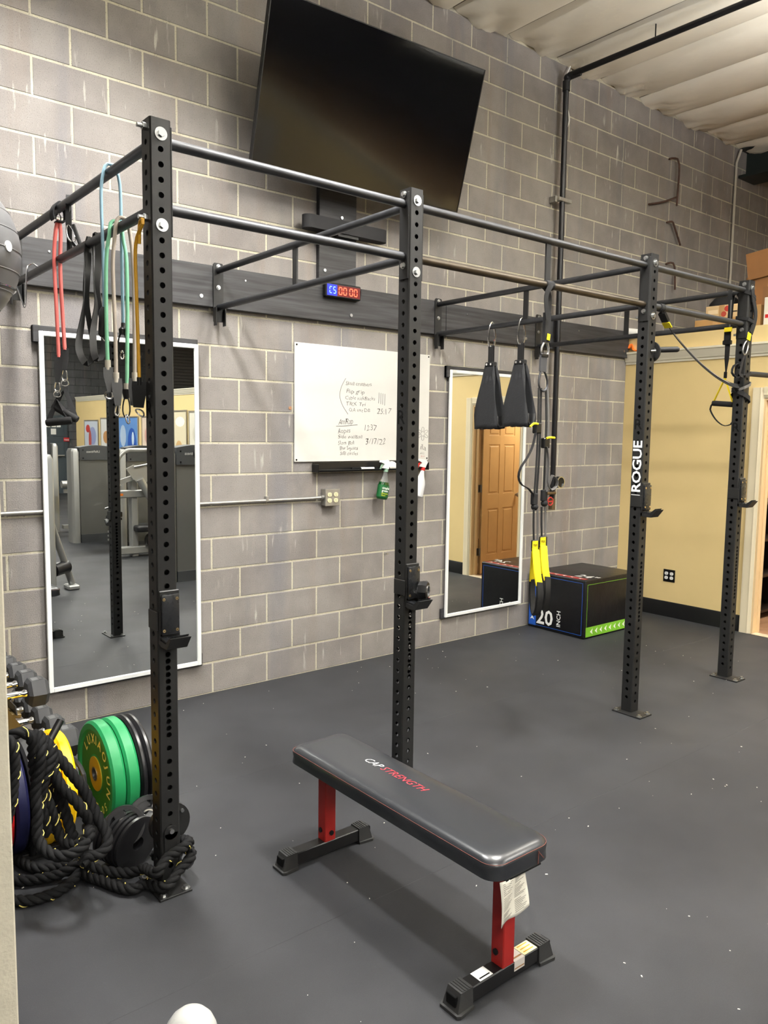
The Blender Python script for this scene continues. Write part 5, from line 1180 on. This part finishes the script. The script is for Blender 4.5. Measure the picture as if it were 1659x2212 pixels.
# small black iron plates near the foot of the first upright
def small_plate(label, c, ax, r, th, group='small black iron plates', grips=False):
    c = Vector(c); ax = Vector(ax).normalized(); t = thing('iron_plate', label, 'weight plate', c-V(0, 0, r*math.sqrt(max(0, 1-ax.z**2))+th/2*abs(ax.z)), group); h = th/2
    if grips:
        part('rim', MB().ring([(r*0.76, -h), (r*0.97, -h), (r, -h*0.4), (r, h*0.4), (r*0.97, h), (r*0.76, h)], c, ax, 40), BKP, t)
        part('hub', MB().ring([(0.026, -h), (r*0.45, -h*0.8), (r*0.45, h*0.8), (0.026, h)], c, ax, 28), BKP, t)
        part('hub_ring', MB().ring([(0.0255, -h*1.04), (0.031, -h*1.04), (0.031, h*1.04), (0.0255, h*1.04)], c, ax, 24), CHR, t)
        N_ = (V(0, 0, 1)-ax*ax.z).normalized(); B_ = ax.cross(N_)
        for k in range(3):
            a = 2*math.pi*k/3+0.5; d = N_*math.cos(a)+B_*math.sin(a); e_ = ax.cross(d)
            R_ = Matrix((d, e_, ax)).transposed(); part('spoke', MB().box(c+d*r*0.60, (r*0.42, r*0.62, th*0.75), 0.004, R_), BKP, t)
    else:
        part('disc', MB().ring([(0.026, -h), (r*0.9, -h), (r, -h*0.6), (r, h*0.6), (r*0.9, h), (0.026, h)], c, ax, 48), BKP, t)
    return t
small_plate('black tri-grip iron plate leaning in front of the green plates', at(271, 1783, 3.06), (-0.40, -0.84, 0.36), 0.076, 0.020, grips=True)
small_plate('black tri-grip iron plate behind the nearest upright, by the green plates', at(322, 1765, 3.16), (-0.40, -0.80, 0.44), 0.086, 0.020, grips=True)
sax = V(-0.34, 0.92, 0.12).normalized()
for k in range(6):
    c = V(-1.200, -1.720, 0.106)+sax*(0.024*k)+V(0, 0, -0.0025*k)
    small_plate(['front black iron disc of the standing row between rope and upright', 'second black iron disc from the front in the standing row', 'third black iron disc from the front in the standing row', 'fourth black iron disc from the front in the standing row', 'fifth black iron disc from the front in the standing row', 'rearmost black iron disc of the standing row behind the rope'][k], c, sax, 0.104, 0.020)
an2 = part('anchor_disc', MB().cyl((UX[0]+0.035, UY+UH+0.002, 0.195), (UX[0]+0.035, UY+UH+0.022, 0.195), 0.080, n=32), K, rig)
part('bolt', MB().cyl((UX[0]+0.082, UY+UH+0.002, 0.235), (UX[0]+0.082, UY+UH-0.006, 0.235), 0.007, n=10), ZN, an2)

# ------------------------------------------------------------------ battle rope
ROP = mat('black_nylon_rope', S(13, 13, 14), 0.8, 0, 0.25, bump=0.6, bs=420, bd=0.0012)
TRC = mat('yellow_tracer', S(222, 204, 110), 0.7)
RD, SR, PITCH_ = 0.0095, 0.0115, 0.092
ropemb, trmb = MB(), MB(); rr = random.Random(11)
def rope(pts, step=0.0075, ph=0.0):
    pa = catmull(pts, step); fr = frames(pa); L = 0.0
    for s in range(3):
        path = []; L = 0.0
        for i, p in enumerate(pa):
            if i: L += (p-pa[i-1]).length
            a = 2*math.pi*(L/PITCH_+s/3)+ph; T_, N_, B_ = fr[i]
            path.append(p+(N_*math.cos(a)+B_*math.sin(a))*RD)
        ropemb.tube(path, SR, 7)
        if s == 0:
            # yellow tracer yarn shows on one strand for short stretches
            L = 0.0; seg = []
            for i, p in enumerate(pa):
                if i: L += (p-pa[i-1]).length
                a = 2*math.pi*(L/PITCH_)+ph; T_, N_, B_ = fr[i]; u = (L/PITCH_) % 1.0
                if 0.30 < u < 0.62: seg.append(p+(N_*math.cos(a+0.42)+B_*math.sin(a+0.42))*(RD+SR*0.93))
                else:
                    if len(seg) > 2: trmb.tube(seg, 0.0019, 5)
                    seg = []
def rc(x, y, D): return at(20+x/4.1475, 1560+y/4.1475, D)
def fl(x, y, h=0.022): return on(20+x/4.1475, 1560+y/4.1475, 2, h)
# hanging loops draped over the rack end
rope([rc(-60, 330, 2.72), rc(-30, 180, 2.72), rc(40, 110, 2.72), rc(130, 95, 2.74), rc(205, 160, 2.76), rc(215, 320, 2.78), rc(245, 520, 2.80), rc(320, 660, 2.82), rc(385, 830, 2.84), rc(440, 990, 2.86), rc(530, 1090, 2.84), rc(640, 1090, 2.82), rc(720, 1010, 2.80), rc(700, 930, 2.90)], ph=0.3)
rope([rc(190, 130, 2.86), rc(270, 120, 2.82), rc(290, 260, 2.78), rc(270, 430, 2.77), rc(235, 620, 2.76), rc(255, 800, 2.75), rc(250, 960, 2.74), rc(280, 1090, 2.73), rc(370, 1180, 2.71), rc(500, 1200, 2.71), rc(620, 1150, 2.73), rc(700, 1060, 2.76)], ph=1.2)
rope([rc(230, 110, 2.93), rc(330, 170, 2.87), rc(385, 270, 2.83), rc(345, 430, 2.80), rc(300, 560, 2.79), rc(280, 720, 2.80), rc(320, 880, 2.82), rc(345, 1000, 2.84)], ph=2.0)
rope([rc(330, 180, 2.95), rc(430, 300, 2.93), rc(550, 450, 2.92), rc(660, 590, 2.91), rc(735, 740, 2.90), rc(815, 890, 2.88), rc(875, 1010, 2.86), rc(870, 1120, 2.83), rc(790, 1190, 2.80), rc(700, 1200, 2.78), rc(655, 1280, 2.76)], ph=0.8)
rope([rc(390, 300, 2.90), rc(405, 450, 2.87), rc(480, 590, 2.86), rc(590, 700, 2.86), rc(675, 810, 2.86), rc(730, 920, 2.88)], ph=1.7)
rope([rc(-40, 150, 2.66), rc(25, 210, 2.66), rc(45, 360, 2.66), rc(35, 540, 2.66), rc(15, 720, 2.66), rc(-30, 900, 2.66)], ph=2.6)
rope([rc(425, 500, 2.94), rc(470, 700, 2.93), rc(520, 860, 2.92), rc(560, 1000, 2.90), rc(610, 1100, 2.86)], ph=0.1)
rope([rc(430, 860, 2.94), rc(420, 700, 2.95), rc(400, 560, 2.95), rc(380, 420, 2.95)], ph=0.9)
# coils on the floor
rope([fl(-60, 1120), fl(30, 1180), fl(130, 1265), fl(260, 1310), fl(420, 1300), fl(560, 1290, 0.03), fl(620, 1330, 0.03), fl(570, 1420), fl(450, 1510), fl(300, 1570), fl(150, 1600), fl(20, 1590), fl(-80, 1540)], ph=0.5)
rope([fl(-40, 1400), fl(120, 1420), fl(300, 1400), fl(450, 1360, 0.03), fl(560, 1300, 0.05), fl(650, 1240, 0.06)], ph=1.5)
UXc = UX[0]
rope([rc(660, 1150, 2.80), fl(690, 1270, 0.06), fl(800, 1320, 0.045), fl(950, 1345, 0.045), fl(1090, 1350, 0.05), fl(1210, 1310, 0.075), V(UXc-0.085, UY-0.105, 0.105), V(UXc-0.035, UY-0.085, 0.135), V(UXc+0.035, UY-0.075, 0.150), V(UXc+0.075, UY-0.035, 0.140), V(UXc+0.070, UY+0.05, 0.115), V(UXc+0.03, UY+0.085, 0.10)], ph=0.7)
rope([fl(620, 1330, 0.03), fl(700, 1380), fl(830, 1420), fl(980, 1480), fl(1110, 1500), fl(1220, 1450, 0.03), V(UXc-0.055, UY-0.115, 0.045), V(UXc+0.015, UY-0.085, 0.075), V(UXc+0.070, UY-0.065, 0.098), V(UXc+0.082, UY+0.0, 0.095), V(UXc+0.06, UY+0.08, 0.07), V(UXc-0.02, UY+0.09, 0.06)], ph=2.2)
rp = thing('battle_rope', 'thick black twisted battle rope with yellow flecks heaped at the first upright', 'rope', (-1.4, -1.75, 0))
part('rope', ropemb, ROP, rp, smooth=70)
part('tracer_yarn', trmb, TRC, rp, kind='stuff')

# ------------------------------------------------------------------ dumbbell rack
RKM = mat('bronze_rack_paint', S(92, 76, 40), 0.45, 0.2)
dr_ = thing('dumbbell_rack', 'bronze painted two tier dumbbell rack by the left mirror', 'dumbbell rack', (-1.42, -0.62, 0))
for ye in (-1.06, -0.10):
    part('end_frame', MB().prism([(-1.70, 0.0), (-1.18, 0.0), (-1.18, 0.05), (-1.30, 0.20), (-1.50, 0.53), (-1.60, 0.56), (-1.70, 0.52), (-1.62, 0.40), (-1.62, 0.06), (-1.70, 0.05)], (0, ye, 0), (1, 0, 0), (0, 0, 1), (0, 0.03, 0)), RKM, dr_)
for xa, za in ((-1.46, 0.475), (-1.56, 0.495), (-1.30, 0.175), (-1.40, 0.195)):
    part('shelf_rail', MB().box((xa, -0.58, za), (0.05, 0.95, 0.02), 0.003, (0, 0.2, 0)), RKM, dr_)
for i in range(5):
    yb_ = -0.99+i*0.19
    part('saddle', MB().prism([(-0.09, 0.0), (0.09, 0.0), (0.07, 0.035), (-0.07, 0.035)], (-1.46, yb_, 0.485), (0, 1, 0), (0, 0, 1), (0.004, 0, 0)), KP, dr_)
RB = mat('black_hex_rubber', S(54, 55, 57), 0.6, bump=0.1, bs=300)
def dumbbell(label, c, r, hl, txt, off):
    c = Vector(c); t = thing('dumbbell', label, 'dumbbell', c-V(0, 0, r*0.87), 'hex dumbbells on the rack')
    d = V(1, 0, 0.0)
    def hexr(x, k): return [c+V(x, k*r*math.cos(math.radians(60*i+off)), k*r*math.sin(math.radians(60*i+off))) for i in range(6)]
    for s in (-1, 1):
        a = s*0.068
        h_ = part('hex_head', MB().loft([hexr(a, 0.78), hexr(a+s*0.014, 1.0), hexr(a+s*(hl-0.016), 1.0), hexr(a+s*hl, 0.80)]), RB, t, smooth=20)
        if s > 0 and txt:
            an = math.radians(90+off if (90+off) % 60 == 30 else 120); nn = V(0, math.cos(math.radians(-150)), 0)
            cp_ = c+V(a+hl/2, 0, r*0.8665)
            part('weight_panel', MB().box(cp_, (hl*0.5, r*0.62, 0.0012)), mat('panel_grey', S(96, 97, 98), 0.6), h_)
            part('weight_text', text_mb(txt, r*0.30, cp_+V(r*0.10, r*0.26, 0.0008), (0, -1, 0), (1, 0, 0), 0.0004, 0.01), mat('raised_mark', S(40, 40, 41), 0.6), h_, 'weight mark '+txt, 0)
    part('handle', MB().tube([c+V(x, 0, 0) for x in (-0.075, -0.058, -0.05, -0.03, 0, 0.03, 0.05, 0.058, 0.075)], [0.019, 0.018, 0.0145, 0.0155, 0.0175, 0.0155, 0.0145, 0.018, 0.019], 16), CHR, t)
names = ['nearest', 'second', 'third', 'fourth', 'fifth']
for i in range(5):
    dumbbell(names[i]+' black hex dumbbell on the upper tier of the rack', (-1.470, -1.01+i*0.155, 0.553-0.0*i), 0.066-0.004*i, 0.085-0.004*i, '20LB', 0)
for i in range(5):
    dumbbell(names[i]+' black hex dumbbell on the lower tier of the rack', (-1.325, -0.92+i*0.185, 0.262), 0.076-0.004*i, 0.092-0.004*i, '40LB', 0)

# ------------------------------------------------------------------ things at the frame edge
pe = at(20, 1600, 1.3)
single('painted_post', MB().b2((pe.x-0.14, pe.y, 0.0), (pe.x, pe.y+0.14, 4.86), 0.003), mat('beige_post_paint', S(186, 180, 162), 0.6, var=0.05, vs=30, bump=0.5, bs=160, bd=0.002), 'beige painted timber post at the left edge of the photo', 'post')
q = at(412, 2176, 1.25)
wp_ = thing('white_post', 'white domed steel post tip at the bottom edge', 'post', (q.x, q.y, 0))
ax_ = V(0.16, 0.10, 1).normalized()
bot = V(q.x, q.y, q.z-0.05)-ax_*((q.z-0.05)/ax_.z); 
WPT = mat('white_gloss_paint', S(176, 176, 173), 0.3, rvar=0.05, vs=20)
topc = V(q.x, q.y, q.z-0.045)
part('tube', MB().lathe([(0.044, -((q.z-0.06)/ax_.z)), (0.044, -0.02), (0.043, 0.0), (0.039, 0.014), (0.031, 0.027), (0.020, 0.036), (0.008, 0.040), (0.001, 0.0405)], topc, ax_, 32), WPT, wp_, smooth=60)
part('foot_plate', MB().cyl((topc-ax_*((q.z-0.06)/ax_.z)).xy.to_3d(), (topc-ax_*((q.z-0.06)/ax_.z)).xy.to_3d()+V(0, 0, 0.012), 0.12, n=28), K, wp_)
# chalk crumbs and lint scattered over the rubber floor
dbm = MB(); rr = random.Random(5)
for k in range(150):
    x, y = rr.uniform(-1.9, 3.6), rr.uniform(-3.6, -0.1); s_ = rr.uniform(0.0012, 0.0042)
    dbm.box((x, y, s_*0.3), (s_*rr.uniform(1, 2.6), s_, s_*0.6), 0, (0, 0, rr.uniform(0, 3)))
single('floor_lint', dbm, mat('pale_lint', S(214, 210, 200), 0.9), 'tiny pale lint specks scattered over the rubber floor', 'lint', kind='stuff')
# ------------------------------------------------------------------ weight machines across the room, seen in the left mirror
SIL = mat('silver_powder_coat', S(150, 150, 148), 0.38, 0.45); GRH = mat('grey_machine_shroud', S(62, 64, 66), 0.5)
SMK = mat('smoked_shroud_panel', S(112, 112, 108), 0.12, 0.35); PADM = mat('machine_pad_vinyl', S(26, 26, 29), 0.4); CRU = mat('grey_metal_plate', S(176, 176, 172), 0.35, 0.6)
def pillar(x, y, w, d, h):
    o = []
    for k in range(16):
        a = 2*math.pi*k/16; cx_, sy_ = math.cos(a), math.sin(a); q = 3.0
        o.append((x+w/2*math.copysign(abs(cx_)**(2/q), cx_), y+d/2*math.copysign(abs(sy_)**(2/q), sy_)))
    return MB().loft([[V(a, b, 0.0) for a, b in o], [V(a, b, h-0.05) for a, b in o], [V(x+(a-x)*0.7, y+(b-y)*0.8, h) for a, b in o]])
def tower(label, x0, x1, y, h, letters=True, depth=0.30):
    """weight stack tower whose face looks to +y (towards the mirror wall)"""
    t = thing('weight_machine', label, 'weight machine', ((x0+x1)/2, y-depth/2, 0), 'weight machines behind the photographer')
    w = 0.13; xm = (x0+x1)/2; W = x1-x0
    part('pillar', pillar(x0+w/2, y-depth/2, w, depth, h-0.04), SIL, t); part('pillar', pillar(x1-w/2, y-depth/2, w, depth, h-0.04), SIL, t)
    a, b = x0+w, x1-w
    arc = [(a+(b-a)*k/8, h-0.02+0.03*math.sin(math.pi*k/8)) for k in range(9)]
    hd = part('header', MB().prism([(a, h-0.21)]+[(b, h-0.21)]+arc[::-1], (0, y-0.03, 0), (1, 0, 0), (0, 0, 1), (0, -depth+0.06, 0)), GRH, t)
    for dx in (0.05, W-2*w-0.05):
        for dz in (-0.06, -0.18): part('screw', MB().cyl((a+dx, y-0.03, h+dz), (a+dx, y-0.026, h+dz), 0.010, n=10), BLK, hd)
    if letters: part('lettering', text_mb('LifeFitness', 0.048, (a+0.30, y-0.029, h-0.10), (-1, 0, 0), (0, 0, 1), 0.001, 0.008), mat('pale_print', S(190, 190, 186), 0.5), hd, 'pale lettering on the header', 0)
    part('front_panel', MB().b2((a, y-0.045, 0.12), (b, y-0.055, h-0.21)), SMK, t)
    part('rear_panel', MB().b2((a, y-depth+0.04, 0.12), (b, y-depth+0.055, h-0.21)), SMK, t)
    part('kick_plate', MB().b2((a, y-0.03, 0.0), (b, y-depth+0.03, 0.12)), GRH, t)
    st_ = part('weight_stack', MB().b2((xm-min(0.09, W*0.16), y-0.08, 0.13), (xm+min(0.09, W*0.16), y-0.22, 0.55)), BKP, t)
    for dx in (-0.06, 0.06): part('guide_rod', MB().cyl((xm+dx, y-0.15, 0.12), (xm+dx, y-0.15, h-0.2), 0.010), CHR, t)
    return t
tA = tower('silver weight machine tower at the left side of the mirror reflection', -0.22, 0.135, -3.72, 1.48, False)
part('slanted_leg', MB().tube([V(0.12, -3.86, 0.72), V(0.36, -4.02, 0.06)], 0.035, 12), SIL, tA); part('foot', MB().b2((0.30, -4.12, 0.0), (0.42, -3.94, 0.05), 0.012), SIL, tA)
part('roller_pad', MB().cyl((0.14, -3.90, 0.24), (0.30, -3.98, 0.26), 0.07), PADM, tA)
t1 = tower('weight machine tower with smoked panel, centre of the mirror reflection', 1.47, 2.22, -7.44, 1.45)
part('back_pad', MB().box((2.06, -7.15, 0.80), (0.10, 0.26, 0.60), 0.04, (0, -0.12, 0), 3), PADM, t1); part('seat', MB().b2((1.90, -7.3, 0.34), (2.3, -6.95, 0.42), 0.03, 3), PADM, t1)
for z in (0.04, 0.10, 0.16): part('spare_plate', MB().cyl((2.02, -7.2, z), (2.02, -7.2, z+0.02), 0.12, n=24), CRU, t1)
part('lever', MB().cyl((1.88, -7.25, 0.52), (2.12, -7.2, 0.60), 0.018), CHR, t1)
t0 = tower('weight machine tower farthest back at the left of the reflection', 1.05, 1.74, -8.90, 1.50, False)
part('arm', MB().b2((1.74, -8.75, 0.66), (2.10, -8.69, 0.72)), SIL, t0); part('roller_pad', MB().cyl((1.70, -8.7, 0.80), (1.86, -8.7, 0.80), 0.06), SIL, t0)
part('back_pad', MB().box((2.14, -8.72, 0.95), (0.12, 0.24, 0.36), 0.04, None, 3), PADM, t0); part('shin_pad', MB().box((2.05, -8.7, 0.48), (0.10, 0.2, 0.34), 0.04, (0, 0.4, 0), 3), PADM, t0)
part('foot_bar', MB().b2((1.75, -8.9, 0.06), (2.4, -8.8, 0.12)), SIL, t0)
tR = tower('weight machine tower filling the right side of the mirror reflection', 1.30, 2.05, -3.70, 1.53)
tM = tower('weight machine tower behind the arm press at the right of the reflection', 1.74, 2.45, -6.28, 1.47, False)
ap_ = thing('arm_press', 'silver arm press machine with curved top tube seen in the mirror', 'weight machine', (1.9, -5.75, 0), 'weight machines behind the photographer')
part('post', MB().b2((1.70, -5.86, 0.0), (1.79, -5.74, 1.05), 0.01), SIL, ap_)
part('floor_beam', MB().b2((1.52, -5.84, 0.04), (2.7, -5.72, 0.14), 0.01), SIL, ap_)
part('seat', MB().b2((1.72, -5.95, 0.34), (2.4, -5.60, 0.43), 0.03, 3), PADM, ap_)
part('cross_beam', MB().b2((1.44, -5.82, 0.80), (2.6, -5.72, 0.90), 0.01), SIL, ap_)
part('top_tube', MB().tube(catmull([V(1.52, -5.78, 0.9), V(1.52, -5.78, 1.15), V(1.55, -5.78, 1.32), V(1.66, -5.78, 1.42), V(1.85, -5.78, 1.43), V(2.6, -5.78, 1.43)], 0.04), 0.028, 12), SIL, ap_)
part('cam_plate', MB().prism([(1.60, 1.19), (1.70, 1.24), (1.88, 1.22), (1.92, 1.08), (1.86, 0.98), (1.76, 0.99), (1.67, 1.08)], (0, -5.66, 0), (1, 0, 0), (0, 0, 1), (0, 0.012, 0)), CRU, ap_)
part('lever_arm', MB().tube([V(1.78, -5.64, 1.05), V(2.12, -5.64, 0.42)], 0.05, 12), SIL, ap_); part('side_arm', MB().box((1.58, -5.70, 1.03), (0.24, 0.05, 0.06), 0, (0, -0.3, 0)), SIL, ap_)
part('push_rod', MB().cyl((1.70, -5.64, 1.21), (2.2, -5.64, 1.30), 0.014), CHR, ap_)
part('warning_label', MB().b2((1.52, -5.7195, 0.83), (1.58, -5.7190, 0.86)), mat('orange_label', S(210, 110, 30), 0.5), ap_)
part('wheel', MB().cyl((1.95, -5.70, 0.22), (1.95, -5.62, 0.22), 0.10, n=24), KP, ap_)
# framed posters on the tan wall and the far wall door, also in the mirror
FRP = mat('poster_frame', S(178, 168, 150), 0.35, 0.5)
def poster(label, y0, y1, z0, z1, base, blobs):
    t = thing('framed_poster', label, 'poster', (XW-0.012, (y0+y1)/2, z0), 'framed posters on the tan wall')
    part('frame', MB().b2((XW-0.001, y0, z0), (XW-0.022, y0-0.03, z1)).b2((XW-0.001, y1, z0), (XW-0.022, y1+0.03, z1)).b2((XW-0.001, y0, z0), (XW-0.022, y1, z0+0.03)).b2((XW-0.001, y0, z1-0.03), (XW-0.022, y1, z1)), FRP, t)
    part('sheet', MB().b2((XW-0.002, y0-0.03, z0+0.03), (XW-0.012, y1+0.03, z1-0.03)), mat('sheet_%d_%d_%d' % base, S(*base), 0.25), t)
    for k, (u, v, w_, h_, cc) in enumerate(blobs):
        yc_ = y0+(y1-y0)*u; zc_ = z0+(z1-z0)*v
        part('printed_area', MB().prism([(0.5*w_*math.cos(j*0.5236), 0.5*h_*math.sin(j*0.5236)) for j in range(12)], (XW-0.0125-0.0003*k, yc_, zc_), (0, 1, 0), (0, 0, 1), (-0.0003, 0, 0)), mat('ink_%d_%d_%d' % cc, S(*cc), 0.3), t)
poster('framed poster with red and blue figures, leftmost in the reflection', -15.72, -14.78, 0.95, 1.93, (206, 214, 226), ((0.25, 0.78, 0.3, 0.2, (196, 52, 44)), (0.6, 0.6, 0.5, 0.45, (150, 160, 200)), (0.4, 0.5, 0.2, 0.5, (190, 90, 80)), (0.2, 0.2, 0.3, 0.2, (60, 70, 110))))
poster('framed pale poster with brown shapes, second from the left', -14.56, -13.75, 0.95, 1.98, (226, 226, 222), ((0.4, 0.55, 0.4, 0.3, (190, 140, 90)), (0.6, 0.3, 0.4, 0.2, (170, 176, 190))))
poster('framed deep blue poster with a bright arc, middle of the reflection', -13.45, -12.30, 0.90, 2.0, (96, 140, 200), ((0.7, 0.45, 0.5, 0.7, (44, 86, 170)), (0.75, 0.55, 0.14, 0.3, (200, 220, 240)), (0.25, 0.6, 0.36, 0.5, (176, 196, 220)), (0.4, 0.2, 0.5, 0.2, (220, 226, 232))))
poster('framed faded rose poster, right of the blue one', -12.05, -11.25, 0.95, 2.0, (222, 204, 186), ((0.4, 0.6, 0.4, 0.4, (196, 150, 140)),))
poster('framed cream poster with large pale type, near the right of the reflection', -10.45, -9.88, 0.95, 2.10, (224, 214, 184), ((0.5, 0.8, 0.42, 0.2, (246, 244, 232)), (0.4, 0.35, 0.3, 0.3, (206, 170, 120))))
poster('framed cream poster cut by the mirror edge', -9.74, -9.2, 0.95, 2.08, (226, 222, 206), ((0.5, 0.6, 0.3, 0.3, (200, 196, 180)),))
fd = thing('door_2', 'dark grey panelled exit door in the far wall, seen in the mirror', 'door', (4.05, -17.0, 0)); fd['kind'] = 'structure'
DG = mat('dark_grey_door', S(64, 74, 80), 0.5)
part('leaf', MB().b2((3.55, -17.008, 0.0), (4.40, -16.97, 2.05)), DG, fd)
for u in (3.65, 4.03):
    for z in ((0.2, 0.8), (0.95, 1.35), (1.5, 1.9)): part('panel', MB().b2((u, -16.972, z[0]), (u+0.28, -16.96, z[1]), 0.01), DG, fd)
part('push_bar', MB().cyl((3.65, -16.93, 1.0), (4.3, -16.93, 1.0), 0.02), CRU, fd)
sg = thing('exit_sign', 'small red sign beside the far dark door', 'sign', (4.42, -16.98, 1.38)); part('panel', MB().b2((4.30, -17.0, 1.37), (4.44, -16.95, 1.47)), mat('red_sign', S(200, 40, 46), 0.5), sg)
part('lettering', text_mb('EXIT', 0.06, (4.43, -16.948, 1.39), (-1, 0, 0), (0, 0, 1), 0.001, 0.01), WHITE, sg, 'pale lettering', 0)
nt_ = thing('notice_sheets', 'white paper notices taped above the far dark door', 'notice', (4.0, -16.98, 1.6))
for (x_, z_, w_, h_) in ((3.86, 1.74, 0.11, 0.13), (4.0, 1.74, 0.11, 0.13), (4.13, 1.74, 0.10, 0.13), (3.98, 1.55, 0.13, 0.15)): part('sheet', MB().b2((x_, -16.962, z_), (x_+w_, -16.957, z_+h_)), WHITE, nt_)
sh = thing('roller_shutter', 'dark slatted shutter high on the far wall above the offices', 'shutter', (7.2, -16.95, 2.7))
for k in range(16): part('slat', MB().box((7.45, -16.93, 2.78+k*0.088), (1.25, 0.02, 0.082), 0.004, (0.25, 0, 0)), mat('dark_slat', S(110, 108, 104), 0.5), sh)
# ------------------------------------------------------------------ high-bay lamps
for i, (x, y, z, sx, sy, pw) in enumerate(BAYS):
    t = thing('high_bay_lamp', ['bright high-bay lamp nearest the block wall', 'high-bay lamp right of the bench', 'high-bay lamp above the photographer', 'high-bay lamp over the weight machines', 'lower hung lamp added to brighten the ceiling by the tan office wall', 'high-bay lamp deep in the hall, left row', 'high-bay lamp deep in the hall, right row', 'high-bay lamp by the far dark wall'][i], 'lamp', (x, y, z), 'high-bay lamps of the hall')
    part('housing', MB().b2((x-sx/2-0.03, y-sy/2-0.03, z+0.03), (x+sx/2+0.03, y+sy/2+0.03, z+0.10), 0.01), WHITE, t)
    part('chain', MB().cyl((x-sx*0.3, y, z+0.1), (x-sx*0.3, y, 4.80), 0.006, n=6).cyl((x+sx*0.3, y, z+0.1), (x+sx*0.3, y, 4.80), 0.006, n=6), STEEL, t)
    l = area_light('lamp_light', (0, 0, 0.02), sx, sy, pw, spread=132 if i == 0 else 150 if i < 3 else 180); l.parent = t
    l = area_light('uplight', (0, 0, 0.12), sx*0.7, sy*0.7, pw*(0.12 if i == 0 else 2.2 if i == 1 else 4.2 if i == 4 else 1.3)); l.parent = t; l.rotation_euler = (math.pi, 0, 0)  # upward light added above each lamp to brighten the ceiling
ol_ = area_light('office_light', (5.7, -1.7, 2.45), 0.8, 0.8, 45, (1.0, 0.88, 0.72))
